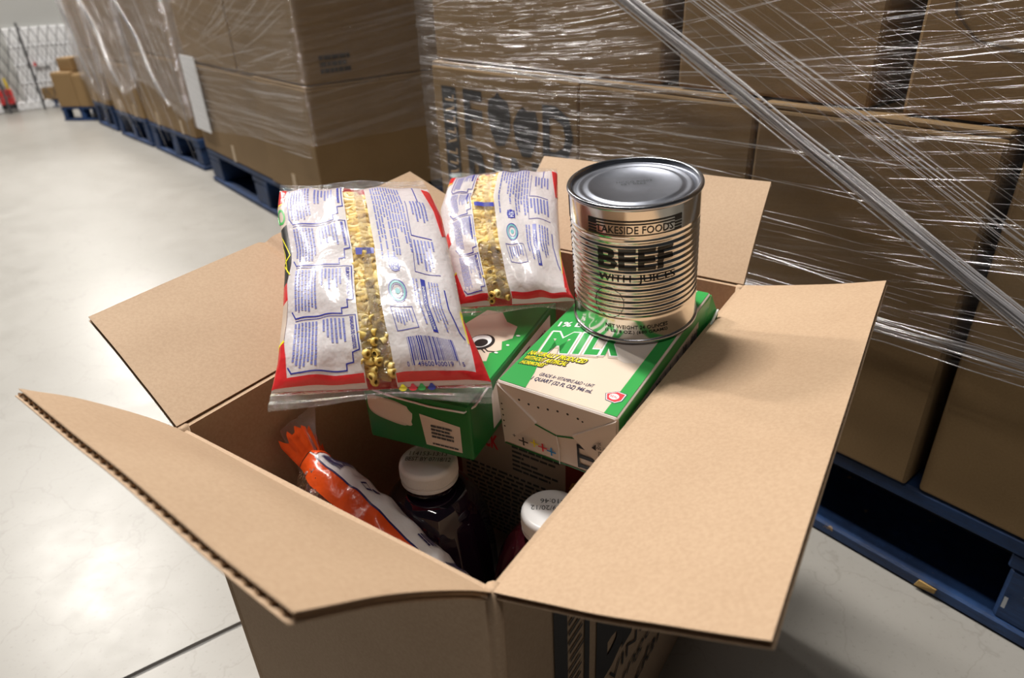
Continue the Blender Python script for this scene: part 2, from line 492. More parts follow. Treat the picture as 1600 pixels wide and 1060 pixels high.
# ------------------------------------------------------------------ pallets, cartons and stretch film
def build_pallet(F, x0, x1, D, h, label, scuffed=False, nb=5):
    g = thing('pallet', label, 'pallet', F @ Matrix.Translation(V((x0, 0, 0))), 'blue pallets in the row')
    W = x1 - x0
    tb, tt = h * 0.14, h * 0.15
    for k in range(nb):
        bw = 0.1 * D
        y = (D - bw) * k / (nb - 1)
        bevel_box('deck_board', 0, y, h - tt, W, y + bw, h, 'blue_wood', g, 0.003, 1, 0.0015)
    for k in range(3):
        bw = 0.12 * W; x = (W - bw) * k / 2
        bevel_box('cross_board', x, 0.002, h - tt * 2, x + bw, D - 0.002, h - tt, 'blue_wood', g, 0.002)
        for j in range(3):
            bd = 0.12 * D; y = (D - bd) * j / 2
            bevel_box('block', x + 0.003, y + 0.003, tb, x + bw - 0.003, y + bd - 0.003, h - tt * 2, 'blue_wood', g, 0.004, 1, 0.002)
    for j in range(3):
        bd = 0.12 * D; y = (D - bd) * j / 2
        bevel_box('base_board', 0, y, 0.0, W, y + bd, tb, 'blue_wood', g, 0.003, 1, 0.001)
    return g

def build_carton(F, x0, x1, y0, y1, z0, z1, label, group, tape=True, skew=0.0):
    g = thing('carton', label, 'box', F @ Matrix.Translation(V((x0, y0, z0))) @ Matrix.Rotation(skew, 4, 'Z'), group)
    W, D, H = x1 - x0, y1 - y0, z1 - z0
    bevel_box('body', 0, 0, 0, W, D, H - 0.006, 'kraft_shaded', g, 0.004, 2)
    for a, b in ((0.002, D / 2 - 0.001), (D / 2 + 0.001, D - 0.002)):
        bevel_box('top_flap', 0.001, a, H - 0.006, W - 0.001, b, H, 'kraft_shaded', g, 0.0015)
    if tape:
        for q in (W * 0.5,):
            bevel_box('tape', q - 0.012, -0.0012, 0.0, q + 0.012, 0.0005, 0.055, 'tape', g, 0.0)
    return g

def film_sheet(name, label, F, path, z0, z1, mat, amp=0.003, seed=0.0, dz=0.008, ds=0.02, cat='plastic wrap'):
    """a wrap that follows a plan path (list of 2-D points), from z0(s) up to z1"""
    pts = []
    for a, b in zip(path, path[1:]):
        a, b = V((*a, 0)), V((*b, 0)); n = max(1, int((b - a).length / ds))
        nr = V(((b - a).y, -(b - a).x, 0)).normalized()
        for i in range(n): pts.append((a.lerp(b, i / n), nr))
    pts.append((V((*path[-1], 0)), pts[-1][1]))
    vs, fs, uv = [], [], []; s = 0.0
    m = int((z1 - 0.1) / dz)
    for i, (p, nr) in enumerate(pts):
        if i: s += (p - pts[i - 1][0]).length
        zb = z0(s) if callable(z0) else z0
        for k in range(m + 1):
            z = zb + (z1 - zb) * k / m
            q = noise.noise(V((s * 2.2 + seed, (z + s * 0.06) * 75, seed))) + 0.5 * noise.noise(V((s * 3 + seed, (z - s * 0.05) * 160, seed + 4)))
            vs.append(p + nr * (q * amp) + V((0, 0, z))); uv.append((s, z + 0.08 * math.sin(s * 2.1 + seed)))
    for i in range(len(pts) - 1):
        for k in range(m):
            a = i * (m + 1) + k; fs.append((a, a + m + 1, a + m + 2, a + 1))
    g = thing(name, label, cat, F)
    mesh_obj('film_sheet', vs, fs, mat, g, True, None, uv)
    return g

def strands(g, name, lines, mat):
    """pulled folds of the film: (list of points, radius)"""
    parts = []
    for pts, r in lines:
        m = len(pts)
        parts.append(tube(pts, [r * (0.25 + 0.75 * math.sin(math.pi * min(max(k / (m - 1), 0.06), 0.94))) for k in range(m)], 5))
    v, f = join(parts)
    o = mesh_obj(name, v, f, mat, g, True); o['kind'] = 'stuff'
    return o

def face_line(s0, z0, s1, z1, y=-0.016, n=9, wob=0.0015, seed=0.0):
    return [V((-(s0 + (s1 - s0) * k / n), y + noise.noise(V((k * 0.7 + seed, seed, 1))) * 0.003, z0 + (z1 - z0) * k / n + noise.noise(V((k * 0.45 + seed, 3, seed))) * wob)) for k in range(n + 1)]

# --- the nearest pallet
p1 = build_pallet(ROW, -1.10, 0.10, 1.0, 0.131, 'blue wooden pallet with chipped edges under the FOOD BANK carton load')
for (x, z, w_, h_) in ((-0.32, 0.006, 0.05, 0.012), (-0.115, 0.006, 0.02, 0.008)):
    bevel_box('chip', 1.10 + x, -0.0015, z, 1.10 + x + w_, 0.001, z + h_, 'chip_wood', p1, 0.0, 1, 0.002)
pl = lambda x, y: V((1.10 + x, -0.0012, y))
decal('lettering', [fit(text2d('II'), -0.02, 0.066, -0.012, 0.082), fit(text2d('1 PI'), -0.035, 0.040, 0.012, 0.056)], pl, 'scrawl', p1)

G1 = 'cartons on the nearest wrapped pallet'
zt = 0.528
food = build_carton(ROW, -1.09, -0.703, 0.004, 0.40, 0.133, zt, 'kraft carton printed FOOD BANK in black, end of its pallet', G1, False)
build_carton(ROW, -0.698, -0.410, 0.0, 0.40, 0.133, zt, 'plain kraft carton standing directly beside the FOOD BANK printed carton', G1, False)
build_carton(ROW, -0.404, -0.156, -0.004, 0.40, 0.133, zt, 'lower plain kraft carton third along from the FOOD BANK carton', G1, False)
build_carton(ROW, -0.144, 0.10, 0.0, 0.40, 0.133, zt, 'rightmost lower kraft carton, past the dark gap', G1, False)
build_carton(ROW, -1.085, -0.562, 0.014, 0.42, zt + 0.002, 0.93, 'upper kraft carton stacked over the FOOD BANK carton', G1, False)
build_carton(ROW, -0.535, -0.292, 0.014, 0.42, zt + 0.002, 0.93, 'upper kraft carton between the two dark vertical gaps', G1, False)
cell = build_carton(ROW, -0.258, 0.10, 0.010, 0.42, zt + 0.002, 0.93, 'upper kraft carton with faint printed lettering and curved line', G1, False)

def food_print():
    S = []
    X = lambda s: 1.09 - s                                   # local x from row distance
    x0 = X(1.062)
    y0, ym, y1 = 0.165, 0.265, 0.355
    S.append(rect(x0, y0 - 0.05, x0 + 0.045, y1))
    bx = X(0.995)
    S.append(fit(text2d('F', bold=0.03), bx, ym + 0.004, bx + 0.055, y1))
    S.append(poly([(bx + 0.070 + px, ym + 0.004 + py) for px, py in ((0.022, 0), (0.044, 0.004), (0.060, 0.03), (0.062, 0.055), (0.056, 0.075), (0.036, 0.083), (0.030, 0.090), (0.022, 0.082), (0.004, 0.075), (0.0, 0.052), (0.006, 0.025))]))
    S.append(poly([(bx + 0.138 + px, ym - 0.003 + py) for px, py in ((0.022, 0), (0.044, 0.002), (0.060, 0.03), (0.064, 0.055), (0.058, 0.076), (0.036, 0.074), (0.026, 0.08), (0.012, 0.070), (0.0, 0.05), (0.006, 0.022))]))
    S.append(fit(text2d('D', bold=0.035), bx + 0.212, ym - 0.002, bx + 0.282, y1 - 0.004))
    S.append(fit(text2d('BANK', bold=0.04), bx + 0.004, y0 - 0.03, bx + 0.282, ym - 0.008))
    decal('lettering', S, lambda x, y: V((x, -0.0008, y)), 'ink_black', food)
    T = [stroke([(x0 + 0.012, y0 - 0.042 + k * 0.019), (x0 + 0.036, y0 - 0.042 + k * 0.019 + (0.006 if k % 3 == 1 else 0.0)), (x0 + 0.036, y0 - 0.034 + k * 0.019)], 0.0035) for k in range(12)]
    decal('lettering', T, lambda x, y: V((x, -0.0012, y)), 'kraft_fold', food)
food_print()
decal('lettering', [fit(text2d('Cell-Sto'), 0.115, 0.003, 0.30, 0.028), stroke([(0.02, 0.40), (0.02, 0.13), (0.028, 0.09), (0.05, 0.068), (0.09, 0.06)], 0.0022), fit(text2d('IA'), 0.17, 0.10, 0.19, 0.118)], lambda x, y: V((x, -0.0008, y)), 'ink_faint', cell)

film1 = film_sheet('stretch_film', 'clear stretch film with bright diagonal folds around the FOOD BANK carton load', ROW,
                   [(-1.118, 0.12), (-1.112, -0.006), (-0.70, -0.012), (0.13, -0.012)], lambda s: 0.285 + 0.03 * min(1, max(0, (s - 0.8) / 0.5)), 0.95, 'film', 0.0022, 1.0)
r = random.Random(21)
L = []
for k in range(85):                                          # level folds over the far half of the face
    s0 = r.uniform(0.42, 1.11); ln = r.choice((0.04, 0.07, 0.12, 0.25, 0.4)) * r.uniform(0.7, 1.3)
    z0 = r.uniform(0.31, 0.66); sl = -0.14 * max(0, (z0 - 0.44) / 0.12) + 0.02
    L.append((face_line(s0, z0, max(s0 - ln, 0.2), z0 - sl * -ln * -1 if False else z0 - sl * ln, -0.016, 8, 0.001, k), r.uniform(0.00025, 0.0009)))
for k in range(34):                                           # fine level folds over the near half
    s0 = r.uniform(0.05, 0.6); ln = r.uniform(0.1, 0.35); z0 = r.uniform(0.32, 0.62)
    L.append((face_line(s0, z0, s0 - ln, z0 + ln * 0.03, -0.015, 8, 0.001, k + 200), r.uniform(0.0002, 0.0005)))
strands(film1, 'film_fold', L, 'strand')
L = []
def diag(off, s0, s1, y, seed, wob): # along the rope line, shifted up by off
    f = lambda s: 0.320 + 0.5227 * s + off
    return face_line(s0, f(s0), s1, f(s1), y, 16, wob, seed)
for k in range(44):
    L.append((diag(r.gauss(0, 0.0065), 0.95, -0.12, -0.020 - r.random() * 0.006, k * 1.7, 0.004), r.uniform(0.0004, 0.0011)))
for k in range(12):
    L.append((diag(r.gauss(0.055, 0.006), 0.9, -0.12, -0.020, k * 2.7 + 90, 0.003), r.uniform(0.0003, 0.0007)))
strands(film1, 'film_fold', L, 'strand_rope')
L = []
for k in range(90):
    o = r.uniform(0.02, 0.36)
    a = r.uniform(0.1, 0.8)
    L.append((diag(o, a, a - r.uniform(0.2, 0.8), -0.017, k * 3.1, 0.003), r.uniform(0.0002, 0.0006)))
strands(film1, 'film_fold', L, 'strand_faint')
L = []
for k in range(16):
    z = 0.314 + r.gauss(0, 0.006)
    L.append((face_line(0.46, z - 0.004, -0.12, z + 0.02, -0.017, 14, 0.004, k * 5.3), r.uniform(0.0003, 0.0009)))
for z in (0.527, 0.531, 0.524, 0.536):
    L.append((face_line(1.105, z, 0.42, z + 0.004, -0.010, 14, 0.002, z * 90), 0.0011))
strands(film1, 'film_fold', L, 'strand_rope')

# --- the second pallet
build_pallet(ROW, -2.70, -1.665, 1.0, 0.125, 'blue pallet under the load whose dark end faces the open box')
G2 = 'cartons on the second wrapped pallet'
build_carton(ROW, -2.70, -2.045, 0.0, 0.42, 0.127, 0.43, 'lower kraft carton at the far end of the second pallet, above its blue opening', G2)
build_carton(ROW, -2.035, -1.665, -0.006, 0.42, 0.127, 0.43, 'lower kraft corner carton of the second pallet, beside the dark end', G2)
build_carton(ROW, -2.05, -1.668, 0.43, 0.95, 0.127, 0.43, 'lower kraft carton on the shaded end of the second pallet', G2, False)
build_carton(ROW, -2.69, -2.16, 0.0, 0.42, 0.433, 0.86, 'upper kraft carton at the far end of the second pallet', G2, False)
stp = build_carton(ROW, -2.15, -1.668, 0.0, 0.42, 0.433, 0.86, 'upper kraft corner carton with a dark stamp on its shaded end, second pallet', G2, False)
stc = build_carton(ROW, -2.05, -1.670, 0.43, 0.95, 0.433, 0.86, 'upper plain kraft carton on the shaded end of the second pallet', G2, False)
rr = random.Random(4)
decal('lettering', [greeked(0.045, 0.022, 0.130, 0.068, 3, rr, 'x', 0.72, 0.1, (0.1, 0.25))], lambda x, y: V((0.4828, x, y)), 'ink_black', stp)
ps = thing('paper_sheet', 'white paper sheet tucked under the film at the pallet edge', 'paper', ROW @ Matrix.Translation(V((-2.70, -0.012, 0.20))))
bevel_box('sheet', 0, 0, 0, 0.16, 0.003, 0.25, 'white_paint', ps, 0.0)
hem2 = lambda s: 0.20 + 0.09 * min(1.0, max(0.0, (s - 0.55) / 1.0))
film2 = film_sheet('stretch_film', 'cloudy stretch film around the second pallet, hem hanging above bare carton bottoms', ROW,
                   [(-2.712, 0.5), (-2.708, -0.018), (-1.656, -0.018), (-1.650, 0.98)], hem2, 0.88, 'film_mid', 0.003, 5.0)
L = []
for k in range(120):
    s0 = r.uniform(1.75, 2.72); ln = r.uniform(0.1, 0.6); z0 = r.uniform(0.25, 0.7); sl = 0.03 + 0.5 * max(0, z0 - 0.42) / 0.2
    L.append((face_line(s0, z0, max(s0 - ln, 1.66), z0 + min(ln, s0 - 1.66) * sl, -0.022, 8, 0.002, k + 500), r.uniform(0.0004, 0.0016)))
strands(film2, 'film_fold', L, 'strand_faint')
L = []
for k in range(40):
    y0 = r.uniform(0, 0.7); ln = r.uniform(0.1, 0.4); z0 = r.uniform(0.28, 0.66)
    L.append(([V((-1.645, y0 + ln * q / 6, z0 + 0.10 * ln * q / 6)) for q in range(7)], r.uniform(0.0003, 0.0009)))
strands(film2, 'film_fold', L, 'strand_faint')

# --- the pallets beyond
def far_pallet(near, far, depth, words, seed, zl, top, split, film_hem, tails):
    n, f = V((*near, 0)), V((*far, 0)); x = (n - f).normalized(); W = (n - f).length
    F = frame(f, x, Z.cross(x), Z)
    build_pallet(F, 0.01, W - 0.01, depth, 0.125, 'blue pallet under the ' + words + ' load in the row')
    grp = 'cartons on the ' + words + ' pallet'
    e = [0.012] + [W * q for q in split] + [W - 0.012]
    nm = ('far', 'middle', 'near') if len(e) > 3 else ('far', 'near')
    for a, b, q in zip(e, e[1:], nm):
        build_carton(F, a + 0.003, b - 0.003, 0, 0.4, 0.127, zl, f'lower kraft carton at the {q} end of the {words} pallet', grp)
        build_carton(F, a + 0.003, b - 0.003, 0.003, 0.4, zl + 0.003, top, f'upper kraft carton at the {q} end of the {words} pallet', grp, False)
    fl = film_sheet('stretch_film', 'greyish stretch film hanging over the ' + words + ' pallet load', F,
                    [(-0.006, 0.42), (-0.004, -0.018), (W + 0.004, -0.018), (W + 0.006, 0.5)], film_hem, top + 0.02, 'film_hazy', 0.004, seed, 0.010, 0.025)
    q = random.Random(int(seed * 10)); L = []
    for k in range(46):
        xa = q.uniform(0, W); za = q.uniform(0.3, 0.75); ln = q.uniform(0.1, 0.4)
        L.append(([V((min(max(xa + ln * t / 8 * 0.55, 0), W), -0.024, za - ln * t / 8 * tails + 0.004 * math.sin(t + k))) for t in range(9)], q.uniform(0.0006, 0.002)))
    strands(fl, 'film_fold', L, 'strand_faint')
    L = []
    for k in range(22):
        o = q.gauss(0, 0.012)
        L.append(([V((W * (0.12 + 0.62 * t / 10) + o, -0.028 - 0.006 * math.sin(t), 0.70 - 0.46 * t / 10 + o * 0.6)) for t in range(11)], q.uniform(0.0006, 0.0016)))
    strands(fl, 'film_fold', L, 'strand')
far_pallet((-1.2019, 2.7510), (-1.6174, 3.2316), 0.9, 'third', 11.0, 0.42, 0.85, (0.52,), lambda s: 0.19 + 0.12 * abs(math.sin(s * 3)), 1.0)
far_pallet((-1.6334, 3.2476), (-1.9583, 3.6094), 0.9, 'fourth', 17.0, 0.36, 0.80, (0.5,), lambda s: 0.22 + 0.08 * abs(math.sin(s * 4)), 0.9)
far_pallet((-2.0107, 3.6831), (-2.2509, 3.9551), 0.8, 'fifth', 23.0, 0.40, 0.78, (0.5,), lambda s: 0.20 + 0.05 * math.sin(s * 5), 1.2)
F6 = frame(V((-2.52, 4.09, 0)), V((0.98, -0.2, 0)).normalized(), V((0.2, 0.98, 0)).normalized(), Z)
build_pallet(F6, 0.0, 0.26, 0.5, 0.075, 'short blue pallet at the far end of the row')
build_carton(F6, 0.005, 0.13, 0.0, 0.3, 0.077, 0.26, 'low kraft carton at the far end of the row', 'loose cartons at the row end', False)
build_carton(F6, 0.135, 0.255, 0.0, 0.3, 0.077, 0.25, 'low kraft carton next to the fifth pallet', 'loose cartons at the row end', False)
build_carton(F6, 0.03, 0.12, 0.05, 0.15, 0.262, 0.33, 'small kraft carton on top of the low carton at the row end', 'loose cartons at the row end', False)
F7 = frame(V((-2.93, 4.62, 0)), V((0.95, 0.2, 0)).normalized(), V((-0.2, 0.95, 0)).normalized(), Z)
build_pallet(F7, -0.02, 0.14, 0.10, 0.045, 'tiny blue pallet standing before the folding gate', False, 3)
build_carton(F7, -0.015, 0.135, 0.0, 0.1, 0.046, 0.12, 'single kraft carton on the small pallet before the folding gate', None, False)

# ------------------------------------------------------------------ the open box
RIM = 0.40
bN, bL, bR = V((-0.0151, 0.2320, 0)), V((-0.2342, 0.3854, 0)), V((0.2195, 0.5762, 0))
bB = bL + bR - bN
E1 = (bL - bN).normalized(); E2 = (bR - bN).normalized()
LA, LB = (bL - bN).length, (bR - bN).length
def bx(a, b, z): return bN + E1 * a + E2 * b + V((0, 0, z))

open_box = thing('open_box', 'large open kraft cardboard box holding the groceries, flaps spread wide', 'box', Matrix.Translation(bN))
def box_local(vs): return [v - bN for v in vs]

def side_panel(a, b, out):
    L_ = (b - a).length
    def fn(i, j):
        bulge = 0.004 * math.sin(math.pi * i) * math.sin(math.pi * min(1, j * 1.0))
        p = a.lerp(b, i) + V((0, 0, RIM * j)) + out * bulge
        return p, out
    vs, fs, uv = slab(fn, 16, 10, 0.004, 0.0)
    uv = [(u[0] * L_, u[1] * RIM) for u in uv]
    return mesh_obj('side_panel', box_local(vs), fs, 'kraft', open_box, True, None, uv)
pn_ln = side_panel(bL, bN, -E2); pn_nr = side_panel(bN, bR, -E1); pn_rb = side_panel(bR, bB, E2); pn_bl = side_panel(bB, bL, E1)
for o in (pn_ln, pn_nr, pn_rb, pn_bl):
    md = o.modifiers.new('edges', 'EDGE_SPLIT'); md.split_angle = math.radians(40)
vs, fs, uv = slab(lambda i, j: (bx(LA * i, LB * j, 0.006), Z), 4, 4, 0.004)
mesh_obj('bottom_panel', box_local(vs), fs, 'kraft', open_box, False, None, uv)
for p in (bN, bL, bR, bB):                                        # rounded fold at each upright corner
    c = p + (bx(LA / 2, LB / 2, 0) - p).normalized() * 0.004
    v, f = tube([c + V((0, 0, 0.001)), c + V((0, 0, RIM * 0.5)), c + V((0, 0, RIM + 0.0012))], 0.0046, 10, V((1, 0, 0)))
    mesh_obj('corner_fold', box_local(v), f, 'kraft', open_box, True)

def flap(h0, h1, o0, o1, crease=None, sag=0.0, curl=0.0):
    """h0-h1 fold line, o0-o1 free edge; two liners with the fluting between them"""
    n = (h1 - h0).cross(o0 - h0).normalized()
    if n.z < 0: n = -n
    T = 0.0040
    L_ = (h1 - h0).length
    def fn(i, j):
        p = h0.lerp(h1, i).lerp(o0.lerp(o1, i), j)
        d = sag * math.sin(math.pi * j) + curl * (j ** 3) * math.sin(math.pi * i) + 0.0012 * noise.noise(V((i * 3, j * 3, L_ * 50)))
        if crease is not None:
            d -= 0.0035 * math.exp(-((i - crease + 0.02 * (j - 0.5)) / 0.013) ** 2) - 0.010 * max(0, (i - crease)) * j
        return p + n * d, n
    vs, fs, uv = slab(fn, 140 if crease else 56, 14, 0.0006, 0.0)
    uv = [(u[0] * L_, u[1] * 0.134) for u in uv]
    top = mesh_obj('flap', box_local(vs), fs, 'kraft', open_box, True, None, uv)
    md = top.modifiers.new('edges', 'EDGE_SPLIT'); md.split_angle = math.radians(40)
    vs, fs, uv = slab(fn, 56, 14, 0.0006, -T)
    mesh_obj('lower_liner', box_local(vs), fs, 'kraft', top, True, None, uv)
    na = int(L_ / 0.0078 * 6); vs, fs = [], []
    for i in range(na + 1):
        for j in range(9):
            jj = 0.02 + 0.974 * j / 8
            p, nn = fn(i / na, jj)
            vs.append(p - nn * (T * 0.57 + T * 0.38 * math.sin(2 * math.pi * i / 6)))
    for i in range(na):
        for j in range(8):
            a = i * 9 + j; fs.append((a, a + 9, a + 10, a + 1))
    mesh_obj('fluting', box_local(vs), fs, 'kraft_edge', top, True)
    return top
up = V((0, 0, RIM + 0.002))
flap(bL + up + E2 * 0.001, bB + up - E2 * 0.001, V((-0.3241, 0.4723, 0.4482)), V((-0.1100, 0.7800, 0.4650)), crease=0.46, sag=0.002)
flap(bB + up - E1 * 0.001, bR + up + E1 * 0.001, V((0.0485, 0.8230, 0.4700)), V((0.2640, 0.6600, 0.4740)), sag=0.002)
flap(bN + up + E2 * 0.0005, bR + up - E2 * 0.001, V((0.0905, 0.1640, 0.4490)), V((0.3120, 0.5100, 0.4310)), sag=-0.002)
flap(bL + up - E1 * 0.001, bN + up + E1 * 0.0005, V((-0.2700, 0.3180, 0.4795)), V((-0.0740, 0.1512, 0.4910)), sag=0.003)

def side_print():
    fn = lambda x, y: bx(0, x, y) - E1 * (0.0010 + 0.004 * math.sin(math.pi * x / LB) * math.sin(math.pi * y / RIM)) - bN
    S = [rect(0.055, 0.05, 0.071, 0.375), rect(0.094, 0.05, 0.101, 0.375),
         fit(text2d('F', bold=0.03), 0.112, 0.29, 0.155, 0.375),
         ell(0.195, 0.33, 0.034, 0.042), ell(0.268, 0.33, 0.034, 0.042), fit(text2d('D', bold=0.03), 0.315, 0.29, 0.375, 0.375),
         fit(text2d('BANK', bold=0.045), 0.112, 0.185, 0.375, 0.280),
         fit(text2d('SAVING S'), 0.10, 0.160, 0.24, 0.176), fit(text2d('hunger.', shear=0.3), 0.13, 0.128, 0.25, 0.148), fit(text2d('edar', shear=0.3), 0.17, 0.09, 0.27, 0.114)]
    q = random.Random(2)
    for k in range(34):
        y = 0.06 + k * 0.0093
        S.append(stroke([(0.072 + q.uniform(0, 0.004), y), (0.093 - q.uniform(0, 0.006), y + 0.001)], 0.0026))
    decal('lettering', S, fn, 'ink_black', pn_nr, (0.03, 0.04))
side_print()
decal('pen_mark', [stroke([(0.165, 0.375), (0.14, 0.352), (0.115, 0.332)], 0.0016), stroke([(0.130, 0.358), (0.118, 0.350), (0.112, 0.340)], 0.0008)],
      lambda x, y: bx(x, 0, y) - E2 * (0.0012 + 0.004 * math.sin(math.pi * x / LA) * math.sin(math.pi * y / RIM)) - bN, 'ink_faint', pn_ln, (0.01, 0.01))

# ------------------------------------------------------------------ materials for the groceries
def tin_mat(name, col, rough, scale=60):
    t = NT(name); n1 = t.noise(t.coord('Object'), scale, 3)
    return t.surf(t.pbr(t.mixc(n1, (*[c * 0.9 for c in col], 1), (*col, 1)), t.math('ADD', rough - 0.03, t.math('MULTIPLY', n1, 0.06)), 1.0))
M['tin'] = tin_mat('tin_side', (0.80, 0.765, 0.70), 0.15)
M['tin_lid'] = tin_mat('tin_lid', (0.26, 0.275, 0.32), 0.42, 200)
M['tin_rim'] = tin_mat('tin_rim', (0.45, 0.46, 0.50), 0.22)
M['ink_can'] = simple('can_ink', (0.012, 0.011, 0.010), 0.35)
M['milk_green'] = simple('carton_green', (0.035, 0.36, 0.075), 0.3)
M['milk_dark'] = simple('carton_dark_green', (0.010, 0.17, 0.035), 0.3)
M['milk_white'] = simple('carton_white', (0.74, 0.66, 0.60), 0.35)
M['milk_cream'] = simple('carton_cream', (0.76, 0.63, 0.51), 0.3)
M['milk_beige'] = simple('carton_beige', (0.60, 0.49, 0.41), 0.3)
M['pure_white'] = simple('print_white', (0.86, 0.86, 0.86), 0.35)
M['print_yellow'] = simple('print_yellow', (0.90, 0.80, 0.02), 0.35)
M['print_red'] = simple('print_red', (0.78, 0.05, 0.07), 0.35)
M['print_blue'] = simple('print_blue', (0.03, 0.04, 0.33), 0.35)
M['print_blue_soft'] = simple('print_blue_soft', (0.17, 0.19, 0.48), 0.4)
M['print_green'] = simple('print_green', (0.05, 0.40, 0.08), 0.35)
M['print_teal'] = simple('print_teal', (0.12, 0.42, 0.45), 0.4)
M['print_cyan'] = simple('print_cyan', (0.03, 0.30, 0.75), 0.35)
M['print_navy'] = simple('print_navy', (0.015, 0.015, 0.09), 0.35)
M['print_orange'] = simple('print_orange', (0.95, 0.10, 0.015), 0.35)
M['bag_white'] = None
def bag_film(name, col, rough=0.22):
    t = NT(name); c = t.coord('Object'); n1 = t.noise(c, 28, 4, 0.6); n2 = t.noise(t.coord('Object', (1, 0.3, 1)), 110, 2)
    sh = t.pbr((*col, 1), rough, 0, t.bump(t.math('ADD', n1, t.math('MULTIPLY', n2, 0.25)), 0.5, 0.006), Coat_Weight=0.35, Coat_Roughness=0.12)
    return t.surf(t.n('ShaderNodeMixShader', _0=0.30, _1=sh, _2=t.n('ShaderNodeBsdfTranslucent', Color=(*col, 1))))
M['bag_white'] = bag_film('bag_white_film', (0.88, 0.88, 0.90))
M['bag_red'] = bag_film('bag_red_film', (0.80, 0.045, 0.05))
M['bag_orange'] = bag_film('bag_orange_film', (0.95, 0.11, 0.015), 0.3)
def clear_film(name, haze, scale=60, gloss=0.05):
    t = NT(name); c = t.coord('Object'); n1 = t.noise(c, scale, 4, 0.6); n2 = t.noise(t.coord('Object', (1, 3, 1)), scale * 3, 2)
    nr = t.bump(t.math('ADD', n1, t.math('MULTIPLY', n2, 0.4)), 1.0, 0.008)
    gl = t.n('ShaderNodeBsdfGlossy', Color=(1, 1, 1, 1), Roughness=0.10, Normal=nr)
    di = t.n('ShaderNodeBsdfTranslucent', Color=(0.9, 0.9, 0.92, 1)); d2 = t.n('ShaderNodeBsdfDiffuse', Color=(0.85, 0.85, 0.88, 1))
    hz = t.n('ShaderNodeMixShader', _0=0.5, _1=di, _2=d2)
    tr = t.n('ShaderNodeBsdfTransparent', Color=(0.97, 0.97, 0.97, 1))
    a = t.n('ShaderNodeMixShader', _0=haze, _1=tr, _2=hz)
    fr = t.n('ShaderNodeFresnel', IOR=1.35)
    return t.surf(t.n('ShaderNodeMixShader', _0=t.math('ADD', gloss, fr), _1=a, _2=gl))
M['clear_film'] = clear_film('clear_film', 0.02)
M['clear_seal'] = clear_film('clear_seal', 0.10, 120, 0.10)
def pasta_mat():
    t = NT('macaroni'); oi = t.n('ShaderNodeObjectInfo')
    col = t.ramp(oi.outputs['Random'], [(0.0, (0.82, 0.58, 0.13)), (0.6, (0.90, 0.69, 0.22)), (1.0, (0.93, 0.77, 0.35))])
    return t.surf(t.pbr(col, 0.38, 0, None, Subsurface_Weight=0.0))
M['pasta'] = pasta_mat()
def bean_mat():
    t = NT('pinto_bean'); oi = t.n('ShaderNodeObjectInfo')
    c = t.coord('Object'); n1 = t.noise(c, 420, 3, 0.7)
    col = t.ramp(oi.outputs['Random'], [(0.0, (0.30, 0.12, 0.10)), (1.0, (0.50, 0.25, 0.20))])
    col = t.mixc(t.ramp(n1, [(0.48, (0, 0, 0)), (0.56, (1, 1, 1))]), col, (0.14, 0.055, 0.05, 1))
    return t.surf(t.pbr(col, 0.4))
M['bean'] = bean_mat()
M['juice_grape'] = simple('grape_juice', (0.010, 0.004, 0.012), 0.06, 0, Coat_Weight=0.5, Coat_Roughness=0.03)
M['juice_red'] = simple('berry_juice', (0.060, 0.008, 0.014), 0.08, 0, Coat_Weight=0.5, Coat_Roughness=0.03)
M['cap_white'] = simple('cap_plastic', (0.82, 0.82, 0.83), 0.35)
M['stamp_ink'] = simple('stamp_ink', (0.07, 0.08, 0.09), 0.5)
M['snack_grey'] = simple('snack_side', (0.46, 0.41, 0.36), 0.5)
M['snack_red'] = simple('snack_red', (0.20, 0.035, 0.02), 0.45)
M['cracker'] = simple('cracker_print', (0.62, 0.32, 0.06), 0.5)

# ------------------------------------------------------------------ milk cartons
TILT = math.radians(6.5)
def milk_frame(a, b, ztop, yaw, tilt, T):
    x = (-E1 * math.cos(yaw) + E2 * math.sin(yaw)); y = (E2 * math.cos(yaw) + E1 * math.sin(yaw))
    y = (y * math.cos(tilt) + Z * math.sin(tilt)).normalized(); z = x.cross(y).normalized()
    return frame(bx(a, b, ztop) - z * T, x, y, z)

MW, ML, MT = 0.098, 0.178, 0.062
def milk_body(g, W, L_, T, mat):
    bevel_box('carton_body', 0, 0, 0, W, L_, T, mat, g, 0.0022, 3)

FM1 = milk_frame(0.106, 0.158, 0.405, 0.0, TILT, MT)
milk1 = thing('milk_carton', 'cream and green milk carton lying under the beef can, lettered MILK', 'carton', FM1, 'milk cartons lying in the box')
milk_body(milk1, MW, ML, MT, 'milk_white')
tp = lambda h: (lambda x, y: V((x, y, MT + h)))
e = 0.0015
decal('lettering', [rect(e, e, MW - e, ML - e)], tp(0.00015), 'milk_cream', milk1)
decal('lettering', [poly([(0.047, ML - e), (MW - 0.012, ML - e), (MW - 0.012, 0.062), (0.075, 0.058), (0.052, 0.066), (0.040, 0.078)])], tp(0.00025), 'milk_white', milk1)
